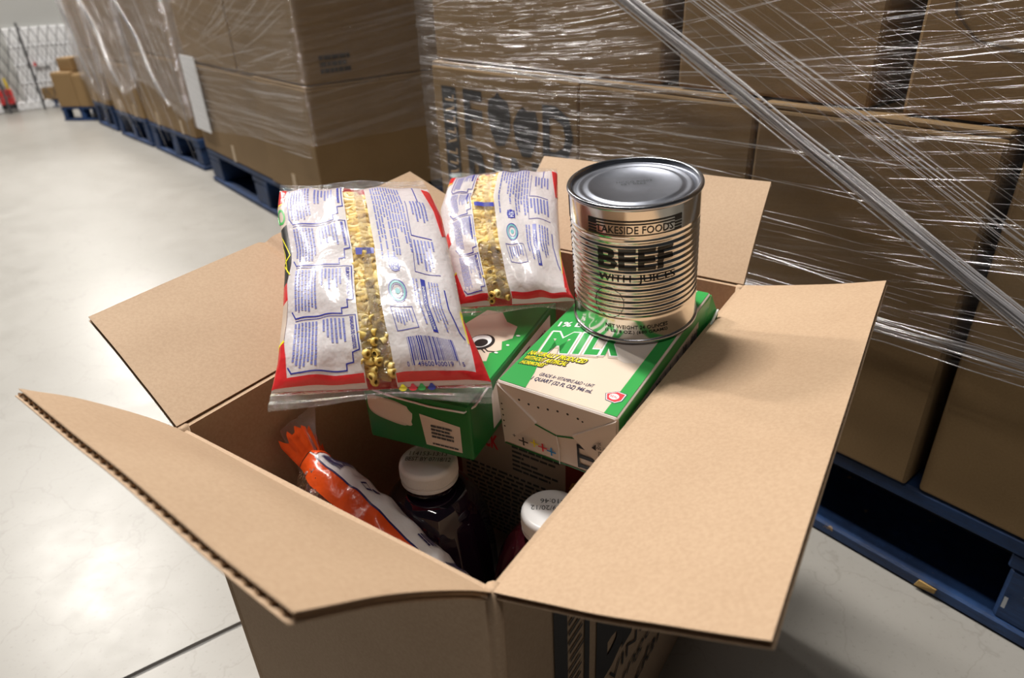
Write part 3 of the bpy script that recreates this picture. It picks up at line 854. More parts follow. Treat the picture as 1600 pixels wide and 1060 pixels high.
# green side of the top and the green edge strip
decal('lettering', [poly([(e, e), (0.0245, e), (0.021, 0.02), (0.018, 0.03), (0.0165, 0.045), (0.020, 0.06), (0.028, 0.08), (0.036, 0.10), (0.040, 0.13), (0.042, ML - e), (e, ML - e)])], tp(0.0003), 'milk_green', milk1)
decal('lettering', [rect(MW - 0.011, e, MW - e, ML - e)], tp(0.0003), 'milk_green', milk1)
def skewed(shape, ox, oy, ux, uy, wx, wy):            # text laid along a slanted base line
    v_, f_ = fit(shape, 0, 0, 1, 1)
    return [(ox + ux * p[0] + wx * p[1], oy + uy * p[0] + wy * p[1]) for p in v_], f_
def milk_word(bold, g_, dy=0.0):                      # each letter in a cell of its own
    out = []
    for ch, c0, c1 in (('M', 0.0, 0.36), ('I', 0.42, 0.505), ('L', 0.57, 0.745), ('K', 0.785, 1.0)):
        ox, oy = 0.0115 + 0.0555 * c0 - g_, 0.0430 + 0.0205 * c0 - g_ * 0.6 + dy
        out.append(skewed(text2d(ch, bold=bold), ox, oy, 0.0555 * (c1 - c0) + 2 * g_, 0.0205 * (c1 - c0), -0.0045, 0.0290 + 1.8 * g_))
    return out
decal('lettering', milk_word(0.10, 0.0019, -0.0020), tp(0.0004), 'milk_beige', milk1)
decal('lettering', milk_word(0.09, 0.0013), tp(0.0005), 'pure_white', milk1)
decal('lettering', milk_word(0.055, 0.0), tp(0.0006), 'milk_green', milk1)
decal('lettering', [skewed(text2d('1% LOWFAT', bold=0.03), 0.0060, 0.0800, 0.052, 0.0195, -0.001, 0.0072)], tp(0.0006), 'pure_white', milk1)
nat = [('NATURALLY PRODUCED', 0.0040, 0.0370, 0.0450, 0.0075, 0.0060), ('WITHOUT ARTIFICIAL', 0.0040, 0.0305, 0.0335, 0.0056, 0.0055), ('HORMONES*', 0.0045, 0.0245, 0.0195, 0.0033, 0.0052)]
decal('lettering', [skewed(text2d(t_, bold=0.07), a - 0.0007, b - 0.0010, c + 0.0014, d, 0.0012, h + 0.0014) for t_, a, b, c, d, h in nat], tp(0.00045), 'ink_can', milk1)
decal('lettering', [skewed(text2d(t_, bold=0.025), a, b, c, d, 0.0012, h) for t_, a, b, c, d, h in nat], tp(0.0006), 'print_yellow', milk1)
decal('lettering', [skewed(text2d('GRADE A\u2022 VITAMINS A&D \u2022 UHT'), 0.0255, 0.0178, 0.0420, 0.0042, 0.0004, 0.0040), skewed(text2d('1 QUART (32 FL OZ) 946 mL', bold=0.012), 0.0225, 0.0098, 0.0470, 0.0047, 0.0006, 0.0058)], tp(0.0004), 'print_navy', milk1)
rl = lambda k: poly([(0.0858 + k * px, 0.0195 + k * py) for px, py in ((-0.0062, 0.0010), (-0.0035, -0.0048), (0.0030, -0.0055), (0.0062, -0.0020), (0.0064, 0.0052), (0.0, 0.0058))])
decal('lettering', [rl(1.15)], tp(0.0004), 'print_navy', milk1)
decal('lettering', [rl(1.06)], tp(0.00045), 'pure_white', milk1)
decal('lettering', [rl(0.95)], tp(0.0005), 'print_red', milk1)
decal('lettering', [ell(0.0858, 0.0195, 0.0036, 0.0032)], tp(0.0006), 'pure_white', milk1)
decal('lettering', [fit(text2d('REAL'), 0.0830, 0.0182, 0.0886, 0.0206)], tp(0.0007), 'print_red', milk1)
# folded end towards the viewer
fr_ = lambda h: (lambda x, y: V((x, -h, y)))
def wedge(name, pts, h0, g, mat):                 # raised paper fold on the end face
    n = len(pts); v = [(p[0], 0.0, p[1]) for p in pts] + [(p[0], -h0 * p[2], p[1]) for p in pts]
    f = [tuple(range(n, 2 * n))] + [(i, (i + 1) % n, n + (i + 1) % n, n + i) for i in range(n)]
    return mesh_obj(name, v, f, mat, g)
wedge('end_fold', [(0.001, 0.060, 0.6), (0.001, 0.002, 0.6), (0.034, 0.036, 1.6)], 0.0026, milk1, 'milk_white')
wedge('end_fold', [(MW - 0.001, 0.060, 0.6), (MW - 0.001, 0.002, 0.6), (MW - 0.034, 0.036, 1.6)], 0.0026, milk1, 'milk_white')
wedge('end_fold', [(0.002, 0.061, 0.3), (0.030, 0.0345, 1.4), (0.05, 0.030, 1.6), (MW - 0.030, 0.0345, 1.4), (MW - 0.002, 0.061, 0.3)], 0.0014, milk1, 'milk_white')
decal('lettering', [stroke([(0.028, 0.0345), (0.05, 0.0293), (MW - 0.028, 0.0345)], 0.0016)], fr_(0.0024), 'milk_dark', milk1)
decal('lettering', [ell(0.022 + 0.0080 * k, 0.0545 - 0.0015 * math.sin(k), 0.0010, 0.0010, 10) for k in range(7)] + [ell(0.0735, 0.0535, 0.0008, 0.0008, 8)] + [ell(0.0055, 0.045 - 0.0055 * k, 0.0008, 0.0008, 8) for k in range(5)], fr_(0.0045), 'ink_can', milk1)
def plus(x, y, a): return [rect(x - a, y - a * 0.16, x + a, y + a * 0.16), rect(x - a * 0.16, y - a, x + a * 0.16, y + a)]
decal('lettering', plus(0.0205, 0.0125, 0.0042) + plus(0.0125, 0.0155, 0.0016), fr_(0.0036), 'ink_can', milk1)
decal('lettering', plus(0.0285, 0.0118, 0.0036), fr_(0.0012), 'print_yellow', milk1)
decal('lettering', plus(0.0360, 0.0108, 0.0040), fr_(0.0013), 'print_red', milk1)
decal('lettering', plus(0.0435, 0.0098, 0.0040), fr_(0.0014), 'print_cyan', milk1)
decal('lettering', [rect(0.0655, 0.004, 0.0672, 0.0265)] + [rect(0.0655, 0.0235 - 0.0095 * k, 0.088, 0.0270 - 0.0095 * k) for k in range(3)], fr_(0.0010), 'ink_can', milk1)
tt_ = [fit(rot2(text2d(t_), math.pi / 2), x, y0, x + w_, y1) for t_, x, w_, y0, y1 in (('Tetra Brik', 0.0835, 0.0036, 0.021, 0.040), ('Aseptic', 0.0878, 0.0028, 0.0225, 0.0360), ('Tetra Pak', 0.0912, 0.0026, 0.0225, 0.0360), ('www.tetrapak.com', 0.0945, 0.0018, 0.018, 0.041))]
decal('lettering', tt_ + [poly([(0.0795, 0.032), (0.0830, 0.0305), (0.0830, 0.0365)])], fr_(0.0045), 'ink_can', milk1)
decal('lettering', [rect(0.0005, 0.0, MW, 0.0014), rect(0.0, 0.0, 0.0010, MT - 0.002)], fr_(0.0004), 'milk_dark', milk1)
v, f = tube([V((0.050, -0.0013, 0.0005)), V((0.0505, -0.0016, 0.015)), V((0.050, -0.0025, 0.029))], 0.0004, 5, V((0, 1, 0))); mesh_obj('end_seam', v, f, 'pure_white', milk1)
# the printed long side
sd = lambda h: (lambda y, z: V((MW + h, y, z)))
decal('lettering', [rect(e, e, ML - e, MT - e)], sd(0.00015), 'milk_green', milk1)
decal('lettering', [poly([(0.004, 0.004), (0.150, 0.004), (0.150, 0.050), (0.012, 0.050), (0.004, 0.044)])], sd(0.0003), 'milk_white', milk1)
rr = random.Random(9)
decal('lettering', [greeked(0.008 + 0.024 * k, 0.008, 0.028 + 0.024 * k, 0.047, 9, rr, 'y', 0.5, 0.2, (0.08, 0.25)) for k in range(6)] + [rect(0.006 + 0.024 * k, 0.006, 0.0063 + 0.024 * k, 0.048) for k in range(7)], sd(0.0005), 'ink_can', milk1)
# folded ear of the far end
v, f = [(MW, ML - 0.030, 0.058), (MW + 0.0006, ML, 0.060), (MW + 0.006, ML + 0.004, 0.040), (MW + 0.005, ML - 0.012, 0.012), (MW + 0.001, ML - 0.03, 0.006),
        (MW - 0.001, ML - 0.030, 0.058), (MW - 0.001, ML, 0.060), (MW + 0.004, ML + 0.006, 0.040), (MW + 0.003, ML - 0.010, 0.012), (MW - 0.001, ML - 0.03, 0.006)], None
f = [(0, 1, 2, 3, 4), (9, 8, 7, 6, 5)] + [(i, (i + 1) % 5, 5 + (i + 1) % 5, 5 + i)[::-1] for i in range(5)]
mesh_obj('end_ear', v, f, 'milk_green', milk1)
v, f = tube([V((MW + 0.002, ML - 0.026, 0.028)), V((MW + 0.0045, ML - 0.012, 0.036)), V((MW + 0.006, ML + 0.003, 0.045))], 0.0012, 6); mesh_obj('ear_edge', v, f, 'pure_white', milk1)

W2, L2, T2 = 0.092, 0.178, 0.050
FM2 = milk_frame(0.109 + W2 * math.cos(0.17), 0.127 - W2 * math.sin(0.17), 0.398, 0.17, 0.02, T2)
milk2 = thing('milk_carton', 'green milk carton with white pull tab, lying half under the pasta bags', 'carton', FM2, 'milk cartons lying in the box')
milk_body(milk2, W2, L2, T2, 'milk_dark')
tp2 = lambda h: (lambda x, y: V((x, y, T2 + h)))
decal('lettering', [rect(e, e, W2 - e, L2 - e)], tp2(0.00015), 'milk_green', milk2)
decal('lettering', [poly([(0.048, 0.045), (0.060, 0.036), (0.066, 0.044), (0.072, 0.058), (0.077, 0.060), (0.074, 0.072), (0.081, 0.080), (0.076, 0.092), (0.082, 0.100), (0.078, 0.120), (0.066, 0.125), (0.055, 0.14), (0.040, 0.14), (0.03, 0.10)])], tp2(0.0003), 'milk_cream', milk2)
decal('lettering', [ell(0.060, 0.086, 0.011, 0.013)], tp2(0.0004), 'ink_can', milk2)
decal('lettering', [ell(0.059, 0.087, 0.009, 0.0105)], tp2(0.0005), 'pure_white', milk2)
decal('lettering', [ell(0.0605, 0.0845, 0.0055, 0.0065), stroke([(0.066, 0.078), (0.0715, 0.074), (0.077, 0.075)], 0.0012), stroke([(0.064, 0.076), (0.070, 0.0715)], 0.001)], tp2(0.0006), 'ink_can', milk2)
decal('lettering', [ell(0.079, 0.074, 0.0018, 0.0012, 8), ell(0.083, 0.088, 0.0014, 0.0012, 8), ell(0.085, 0.105, 0.002, 0.0012, 8)], tp2(0.0006), 'pure_white', milk2)
fr2 = lambda h: (lambda x, y: V((x, -h, y)))
decal('lettering', [poly([(0.052, 0.006), (0.083, 0.006), (0.083, 0.030), (0.049, 0.034)])], fr2(0.0004), 'milk_white', milk2)
rr = random.Random(3)
decal('lettering', [greeked(0.058, 0.014, 0.077, 0.027, 4, rr, 'x', 0.6, 0.1, (0.1, 0.3)), greeked(0.058, 0.008, 0.080, 0.0095, 1, rr, 'x', 0.9, 0.0, (0.08, 0.2))], fr2(0.0008), 'stamp_ink', milk2)
# the peel-off tab: a soft lump of white foil with a scalloped end
def tab():
    vs, fs = [], []; n, m = 30, 6
    for k in range(m + 1):
        q = math.cos(k / m * math.pi / 2); h = 0.0032 * math.sin(k / m * math.pi / 2)
        for i in range(n):
            a = 2 * math.pi * i / n; sc = 1.0 + (0.05 * math.sin(9 * a) if math.cos(a) > 0.4 else 0)
            c, s = math.cos(a), math.sin(a)
            x = math.copysign(abs(c) ** 0.6, c) * 0.0195 * q * sc; y = math.copysign(abs(s) ** 0.6, s) * 0.0105 * q * sc
            vs.append((0.0225 + x, -h - 0.0002, 0.031 + y - 0.16 * x))
    for k in range(m):
        for i in range(n):
            j = (i + 1) % n; fs.append((k * n + i, k * n + j, (k + 1) * n + j, (k + 1) * n + i))
    mesh_obj('pull_tab', vs, fs, 'milk_white', milk2, True)
tab()
v, f = tube([V((0.001, -0.0006, 0.048)), V((0.03, -0.002, 0.0455)), V((0.06, -0.002, 0.044)), V((0.088, -0.0014, 0.0450)), V((0.0935, 0.006, 0.0470)), V((0.0935, 0.03, 0.0495))], 0.0008, 6); mesh_obj('end_seam', v, f, 'pure_white', milk2)
wedge('end_fold', [(0.001, 0.049, 0.3), (0.09, 0.049, 0.3), (0.088, 0.042, 1.0), (0.05, 0.041, 1.0), (0.004, 0.043, 1.0)], 0.0014, milk2, 'milk_dark')
decal('lettering', [poly([(0.035, 0.006), (0.160, 0.006), (0.160, 0.044), (0.045, 0.044), (0.035, 0.038)])], lambda y, z: V((W2 + 0.0003, y, z)), 'milk_white', milk2)
decal('lettering', [greeked(0.05, 0.010, 0.15, 0.040, 8, rr, 'x', 0.5, 0.3, (0.05, 0.2))], lambda y, z: V((W2 + 0.0006, y, z)), 'ink_can', milk2)

# ------------------------------------------------------------------ beef can
CR, CH = 0.0480, 0.1120
cz = (FM1.to_3x3() @ Z).normalized()
cbase = FM1 @ V((0.053, 0.127, MT + 0.0008))
cx_ = V((0.0, 0.0, 0.0)); fwd = (V((0, 0, 0.67)) - (cbase + cz * 0.05)); fwd = (fwd - cz * fwd.dot(cz)).normalized()
cs = cz.cross(fwd).normalized()                    # to the viewer's side
FC = frame(cbase, cs, -fwd, cz)                    # -y faces the viewer
can = thing('food_can', 'ribbed silver food can printed BEEF WITH JUICES standing on the milk carton', 'can', FC)
def can_r(z):
    if 0.020 < z < 0.090:
        en = min(1, (z - 0.020) / 0.006, (0.090 - z) / 0.006)
        return CR - 0.0008 * en * (1 - math.cos(2 * math.pi * (z - 0.020) / 0.0050)) * 0.5 * 1.15
    return CR
prof = [(CR - 0.0004, 0.003)] + [(can_r(0.0035 + (CH - 0.007) * k / 220), 0.0035 + (CH - 0.007) * k / 220) for k in range(221)] + [(CR - 0.0004, CH - 0.003)]
v, f = lathe(prof, 96); mesh_obj('can_wall', v, f, 'tin', can, True)
def seam_ring(name, z0, z1):
    pr = []
    for k in range(13):
        a = math.pi * k / 12 - math.pi / 2
        pr.append((CR + 0.0002 + 0.0013 * math.cos(a), (z0 + z1) / 2 + (z1 - z0) / 2 * math.sin(a)))
    pr = [(CR - 0.0018, z0 + 0.0004)] + pr + [(CR - 0.0016, z1 - 0.0003), (CR - 0.0018, z1 - 0.003)]
    v, f = lathe(pr, 96); mesh_obj(name, v, f, 'tin_rim', can, True)
seam_ring('top_rim', CH - 0.0038, CH); seam_ring('bottom_rim', 0.0, 0.0036)
lid = [(CR - 0.0016, CH - 0.0010), (CR - 0.0020, CH - 0.0036), (CR - 0.0030, CH - 0.0042), (CR - 0.0050, CH - 0.0042), (CR - 0.0062, CH - 0.0030), (CR - 0.0082, CH - 0.0029), (CR - 0.0095, CH - 0.0040), (CR - 0.0120, CH - 0.0040), (CR - 0.0132, CH - 0.0028), (CR - 0.0150, CH - 0.0027), (CR - 0.0160, CH - 0.0036), (0.012, CH - 0.0036), (0.0, CH - 0.0036)]
v, f = lathe(lid, 96); lo = mesh_obj('lid', v, f, 'tin_lid', can, True)
vb, fb = lathe([(CR - 0.0018, 0.0030), (0.0, 0.0034)], 48); mesh_obj('base_end', vb, fb, 'tin_lid', can, True)
st = [rot2(fit(text2d('HCCG 80502'), -0.013, 0.000, 0.013, 0.0034), 0.10), rot2(fit(text2d('EST 0562'), -0.010, -0.0042, 0.008, -0.0010), 0.10)]
decal('lettering', st, lambda x, y: V((x, y + 0.004, CH - 0.0034)), 'stamp_ink', lo)
def on_can(x, z, h=0.00025):                      # x: arc length from the viewer-facing line
    a = x / CR - math.pi / 2; rr_ = can_r(z) + h
    return V((rr_ * math.cos(a), rr_ * math.sin(a), z))
C0 = 0.001
blk = [rect(C0 - 0.036, 0.0905, C0 + 0.034, 0.1015)]
bars = [rect(C0 - 0.036, 0.0905 + k * 0.0022, C0 - 0.029, 0.0918 + k * 0.0022) for k in range(5)] + [rect(C0 + 0.028, 0.0905 + k * 0.0022, C0 + 0.034, 0.0918 + k * 0.0022) for k in range(5)]
bars += [rect(C0 - 0.036, 0.1003, C0 + 0.034, 0.1015), rect(C0 - 0.036, 0.0982, C0 + 0.034, 0.0992), rect(C0 - 0.036, 0.0900, C0 + 0.034, 0.0908), rect(C0 - 0.029, 0.0961, C0 - 0.022, 0.0969), rect(C0 + 0.022, 0.0961, C0 + 0.028, 0.0969)]
S = bars + [fit(text2d('LAKESIDE FOODS', bold=0.012), C0 - 0.0275, 0.0916, C0 + 0.0268, 0.0973),
            fit(text2d('BEEF', bold=0.03), C0 - 0.0285, 0.0625, C0 + 0.0275, 0.0800),
            fit(text2d('WITH  JUICES', bold=0.012), C0 - 0.0285, 0.0510, C0 + 0.0300, 0.0592),
            fit(text2d('NET WEIGHT 24 OUNCES', bold=0.008), C0 - 0.0235, 0.0130, C0 + 0.0245, 0.0162), fit(text2d('(1 LB. 8 OZ.) (680 GRAMS)', bold=0.008), C0 - 0.0240, 0.0082, C0 + 0.0245, 0.0116),
            ring(C0 - 0.0205, 0.0345, 0.0118, 0.0130, 0.0004)]
for k, t_ in enumerate(('U.S.', 'INSPECTED AND', 'PASSED BY', 'DEPARTMENT', 'OF', 'AGRICULTURE')):
    hw = 0.0007 * len(t_); S.append(fit(text2d(t_), C0 - 0.0205 - hw, 0.0408 - k * 0.0026, C0 - 0.0205 + hw, 0.0421 - k * 0.0026))
decal('lettering', S, on_can, 'ink_can', can, (0.0035, 0.0007), True)
pts = [on_can(-0.0680, 0.004 + (CH - 0.008) * k / 60, 0.0002) for k in range(61)]
v, f = tube(pts, 0.00035, 5); mesh_obj('side_seam', v, f, 'ink_can', can, True)

# ------------------------------------------------------------------ bags of macaroni
def smoothlerp(T_, v):
    for (v0, a0, b0), (v1, a1, b1) in zip(T_, T_[1:]):
        if v <= v1 or v1 == T_[-1][0]:
            t = (v - v0) / (v1 - v0)
            return V(a0).lerp(V(a1), t), V(b0).lerp(V(b1), t)

def elbow_mesh():
    vs, fs = [], []; R, ro, ri, n, m = 0.0058, 0.0029, 0.0016, 8, 7
    for rad in (ro, ri):
        for k in range(m + 1):
            t = -1.15 + 2.3 * k / m
            c = V((R * math.sin(t), R * math.cos(t) - R, 0)); d1 = V((math.sin(t), math.cos(t), 0))
            for i in range(n):
                a = 2 * math.pi * i / n; vs.append(c + d1 * (rad * math.cos(a)) + Z * (rad * math.sin(a)))
    S_ = (m + 1) * n
    for k in range(m):
        for i in range(n):
            j = (i + 1) % n
            fs.append((k * n + i, k * n + j, (k + 1) * n + j, (k + 1) * n + i)[::-1])
            fs.append((S_ + k * n + i, S_ + k * n + j, S_ + (k + 1) * n + j, S_ + (k + 1) * n + i))
    for k in (0, m):
        for i in range(n):
            j = (i + 1) % n; fs.append((k * n + i, k * n + j, S_ + k * n + j, S_ + k * n + i))
    me = bpy.data.meshes.new('macaroni'); me.from_pydata([tuple(p) for p in vs], [], fs); me.materials.append(M['pasta'])
    me.polygons.foreach_set('use_smooth', [True] * len(me.polygons)); me.update()
    return me
ELBOW = elbow_mesh()

def pasta_bag(T_, label, seed, win, up_h, dn_h, n_mac, prints):
    pts = [V(q) for row in T_ for q in row[1:]]
    base = sum(pts, V((0, 0, 0))) / len(pts); base.z = min(p.z for p in pts)
    g = thing('pasta_bag', label, 'bag', Matrix.Translation(base), 'bags of elbow macaroni')
    l0, r0 = smoothlerp(T_, 0.0); l1, r1 = smoothlerp(T_, 1.0)
    nrm = ((r0 + r1) / 2 - (l0 + l1) / 2).cross((l0 + r0) / 2 - (l1 + r1) / 2).normalized()
    if nrm.z < 0: nrm = -nrm
    def env(u, v): return (max(0.0, 4 * u * (1 - u)) ** 0.42) * (max(0.0, 4 * v * (1 - v)) ** 0.40)
    def top(u, v, h=0.0):
        l, r_ = smoothlerp(T_, v); uu = min(max(u, 0.0), 1.0); vv = min(max(v, 0.0), 1.0)
        w_ = env(uu, vv)
        q = noise.noise(V((u * 3.1 + seed, v * 4.2, seed))) * 0.0050 + noise.noise(V((u * 8 + seed, v * 6, seed + 3))) * 0.0034
        q += 0.0016 * math.sin(26 * (u + 0.25 * v) + seed) * (abs(v - 0.5) * 2) ** 3
        return l.lerp(r_, u) + nrm * (up_h * w_ + q * min(1, w_ * 1.4) + h) - base
    def bottom(u, v):
        l, r_ = smoothlerp(T_, v)
        return l.lerp(r_, u) - nrm * (dn_h * env(u, v)) - base
    us = sorted(set([0.0, 0.012, 0.03] + [0.05 + 0.90 * k / 46 for k in range(47)] + [win[0], win[1], 0.97, 0.988, 1.0]))
    vv = [0.0, 0.008, 0.02] + [0.04 + 0.92 * k / 54 for k in range(55)] + [0.98, 0.992, 1.0]
    vs = [top(u, v) for u in us for v in vv]; nv = len(vv)
    fo, fc = [], []
    for i in range(len(us) - 1):
        for j in range(nv - 1):
            a = i * nv + j; q = (a, a + 1, a + nv + 1, a + nv)
            (fc if win[0] - 1e-6 <= us[i] and us[i + 1] <= win[1] + 1e-6 else fo).append(q)
    mesh_obj('printed_film', vs, fo, 'bag_white', g, True)
    mesh_obj('clear_window', vs, fc, 'clear_film', g, True)
    vb = [bottom(u, v) for u in us for v in vv]
    mesh_obj('front_film', vb, [q[::-1] for q in fo + fc], 'bag_red', g, True)
    # crimped end seals: fluted strips
    def seal(v0, v1, name):
        n, m = 120, 4; vs, fs = [], []
        for i in range(n + 1):
            u = i / n
            for k in range(m + 1):
                v = v0 + (v1 - v0) * k / m
                l, r_ = smoothlerp(T_, v) if 0 <= v <= T_[-1][0] else (None, None)
                if l is None:
                    la, ra = smoothlerp(T_, 0.0); lb, rb = smoothlerp(T_, 0.12); l = la + (la - lb) * (-v / 0.12); r_ = ra + (ra - rb) * (-v / 0.12)
                d = 0.0007 * math.sin(k * math.pi * 1.0) + 0.0016 * noise.noise(V((u * 5 + seed, k * 0.2, 8))) + (0.0006 if (k % 2) else -0.0006)
                zig = (0.0009 if i % 2 else 0.0) if k == m else 0.0
                dirv = (smoothlerp(T_, 1.0)[0] - smoothlerp(T_, 0.9)[0]).normalized()
                sag_ = -0.006 * math.sin(math.pi * u) * (k / m) if v0 > 0.5 else 0.0
                vs.append(l.lerp(r_, u) + nrm * (d + 0.002 * math.sin(u * 9 + seed) * k / m) + dirv * (zig + sag_) - base)
        for i in range(n):
            for k in range(m):
                a = i * (m + 1) + k; fs.append((a, a + m + 1, a + m + 2, a + 1))
        mesh_obj(name, vs, fs, 'clear_seal', g)
    seal(1.0, T_[-1][0], 'end_seal'); seal(0.0, -0.05, 'end_seal')
    # back seam running down the window
    um = win[0] + (win[1] - win[0]) * 0.66
    vs, fs = [], []
    for k in range(81):
        v = 0.01 + 0.98 * k / 80
        for q, h in ((0.0, 0.0004), (0.5, 0.0016), (1.0, 0.0006)):
            vs.append(top(um + (q - 0.5) * 0.05 + 0.004 * math.sin(v * 11), v, h + 0.0005 * math.sin(v * 60 + q * 3)))
    for k in range(80):
        for q in range(2):
            a = k * 3 + q; fs.append((a, a + 3, a + 4, a + 1))
    mesh_obj('back_seam', vs, fs, 'clear_seal', g, True)
    r_ = random.Random(int(seed))
    for k in range(n_mac):
        layer = k % 2; kk = k // 2; nr_ = n_mac // 2 // 3
        u = win[0] + (win[1] - win[0]) * ((kk % 3 + 0.5 + r_.uniform(-0.25, 0.25)) / 3); v = 0.03 + 0.915 * (kk // 3 + 0.5 + r_.uniform(-0.4, 0.4) + 0.5 * layer) / (nr_ + 1)
        p = top(u, v, -0.0050 - 0.0036 * layer - r_.random() * 0.001)
        o = bpy.data.objects.new('macaroni', ELBOW); COL.objects.link(o); o.parent = g
        o.location = p
        o.rotation_euler = (r_.uniform(-0.35, 0.35), r_.uniform(-0.35, 0.35), r_.uniform(0, 6.3))
        s_ = r_.uniform(0.95, 1.15); o.scale = (s_, s_, s_)
    for name, shapes, mat, h, step in prints:
        decal(name, shapes, lambda x, y, h=h: top(x, y, h), mat, g, step, True)
    return g

def downward(shape): return [(p[1], p[0]) for p in shape[0]], shape[1]      # lettering that reads down the bag
def bag_prints(win, seed, full=True):
    q = random.Random(seed); P = []
    st = (0.0125, 0.0125)
    a0, a1 = 0.075, win[0] - 0.012
    b0, b1 = win[1] + 0.012, 0.93
    # red borders
    red = [poly([(0, 0.005), (0.055, 0.005), (0.05, 0.10), (0.0, 0.11)]), poly([(0, 0.52), (0.035, 0.50), (0.045, 0.58), (0.0, 0.60)]), poly([(0, 0.80), (0.04, 0.78), (0.075, 0.955), (win[0] - 0.005, 0.958), (win[0] - 0.005, 0.992), (0, 0.992)]),
           poly([(0.945, 0.02), (1.0, 0.02), (1.0, 0.22), (0.975, 0.24)]), poly([(1.0, 0.60), (0.985, 0.66), (0.965, 0.80), (0.945, 0.958), (win[1] + 0.005, 0.958), (win[1] + 0.005, 0.992), (1.0, 0.992)])]
    P.append(('lettering', red, 'bag_red', 0.0005, st))
    P.append(('lettering', [poly([(0, 0.11), (0.05, 0.10), (0.052, 0.108), (0, 0.118)]), poly([(0.0, 0.79), (0.04, 0.77), (0.042, 0.78), (0.0, 0.80)]), poly([(1.0, 0.59), (0.984, 0.65), (0.963, 0.80), (0.958, 0.80), (0.979, 0.64), (0.99, 0.58)])], 'print_yellow', 0.0006, st))
    if full:
        P.append(('lettering', [poly([(0, 0.12), (0.052, 0.11), (0.052, 0.22), (0.0, 0.24)]), poly([(0, 0.60), (0.045, 0.58), (0.04, 0.77), (0, 0.79)])], 'milk_beige', 0.0005, st))
        P.append(('lettering', [ring(0.022, 0.175, 0.028, 0.040, 0.012, 16)], 'print_green', 0.0007, st))
        P.append(('lettering', [poly([(0, 0.24), (0.052, 0.22), (0.055, 0.40), (0.035, 0.50), (0, 0.52)])], 'ink_can', 0.0005, st))
        P.append(('lettering', [stroke([(0.004, 0.27), (0.045, 0.36), (0.004, 0.40), (0.05, 0.46)], 0.006), stroke([(0.0, 0.30), (0.03, 0.44)], 0.004)], 'print_yellow', 0.0007, st))
    # recipe boxes down the first panel
    hv, soft = [], []
    ys = (0.015, 0.235, 0.435, 0.675, 0.945)
    for k in range(4):
        y0, y1 = ys[k] + 0.006, ys[k + 1] - 0.006
        sx = a0 + (a1 - a0) * 0.80
        hv.append(stroke([(a1, y0), (a1, y1 - 0.075), (sx + 0.035, y1 - 0.070), (sx + 0.035, y1 - 0.03), (sx, y1 - 0.028), (sx, y1), (a0 + 0.02, y1), (a0, y1 - 0.03)] + ([] if k else [(a0, y0)]), 0.0060))
        if k: hv.append(stroke([(a1, y0), (a0 + 0.02, y0)], 0.0030))
        w_ = a1 - a0
        soft.append(greeked(a0 + 0.012, y0 + 0.012, a0 + w_ * 0.42, y1 - 0.02, 7, q, 'y', 0.55, 0.08, (0.05, 0.13)))
        soft.append(greeked(a0 + w_ * 0.48, y0 + 0.012, a0 + w_ * 0.84, y0 + (y1 - y0) * 0.52, 6, q, 'y', 0.5, 0.3, (0.12, 0.3)))
    hd = [('', 0), ('', 1), ('ELBOW SALAD', 2), ('ENSALADA DE CODITOS', 3)] if full else [('', 0), ('', 1), ('', 2), ('MACARONI AND CHEESE', 3)]
    for t_, k in hd:
        y0, y1 = ys[k] + 0.014, ys[k + 1] - 0.09
        if t_: hv.append(fit(downward(text2d(t_, bold=0.03)), a1 - 0.032, y0, a1 - 0.012, y1))
        else: hv.append(greeked(a1 - 0.030, y0, a1 - 0.014, y1, 1, q, 'y', 0.9, 0.1, (0.1, 0.2)))
    # second panel
    w_ = b1 - b0
    soft.append(greeked(b0 + 0.02, 0.03, b0 + w_ * 0.60, 0.43, 11, q, 'y', 0.5, 0.35, (0.04, 0.12)))
    soft.append(greeked(b0 + w_ * 0.70, 0.10, b1 - 0.01, 0.20, 5, q, 'y', 0.5, 0.3, (0.1, 0.3)))
    soft.append(greeked(b0 + w_ * 0.62, 0.29, b1 - 0.012, 0.43, 6, q, 'y', 0.5, 0.4, (0.1, 0.3)))
    soft.append(greeked(b0 + w_ * 0.50, 0.49, b0 + w_ * 0.60, 0.74, 2, q, 'y', 0.5, 0.3, (0.05, 0.12)))
    soft.append(greeked(b0 + w_ * 0.74, 0.49, b1 - 0.03, 0.76, 4, q, 'y', 0.5, 0.35, (0.05, 0.12)))
    soft.append(greeked(b0 + w_ * 0.14, 0.635, b0 + w_ * 0.40, 0.74, 6, q, 'y', 0.5, 0.2, (0.1, 0.3)))
    hv.append(stroke([(b0 + w_ * 0.10, 0.62), (b0 + w_ * 0.43, 0.62), (b0 + w_ * 0.44, 0.755), (b0 + w_ * 0.12, 0.765), (b0 + w_ * 0.10, 0.62)], 0.0040))
    hv.append(stroke([(b0 + w_ * 0.88, 0.02), (b0 + w_ * 0.86, 0.10)], 0.006)); hv.append(stroke([(b0 + w_ * 0.64, 0.10), (b0 + w_ * 0.62, 0.27), (b1 - 0.02, 0.28)], 0.004))
    hv.append(stroke([(b0 + w_ * 0.60, 0.29), (b0 + w_ * 0.58, 0.455), (b1 - 0.01, 0.445)], 0.003)); hv.append(stroke([(b1 - 0.004, 0.52), (b1 + 0.008, 0.74), (b1 + 0.02, 0.775)], 0.007))
    bar_ = rect(b0 + w_ * 0.635, 0.485, b0 + w_ * 0.705, 0.77)
    P.append(('lettering', [bar_], 'print_blue', 0.00025, st))
    P.append(('lettering', [fit(downward(text2d('INSTRUCCIONES DE COCCI\u00d3N', bold=0.02)), b0 + w_ * 0.648, 0.52, b0 + w_ * 0.692, 0.755)], 'pure_white', 0.0004, None))
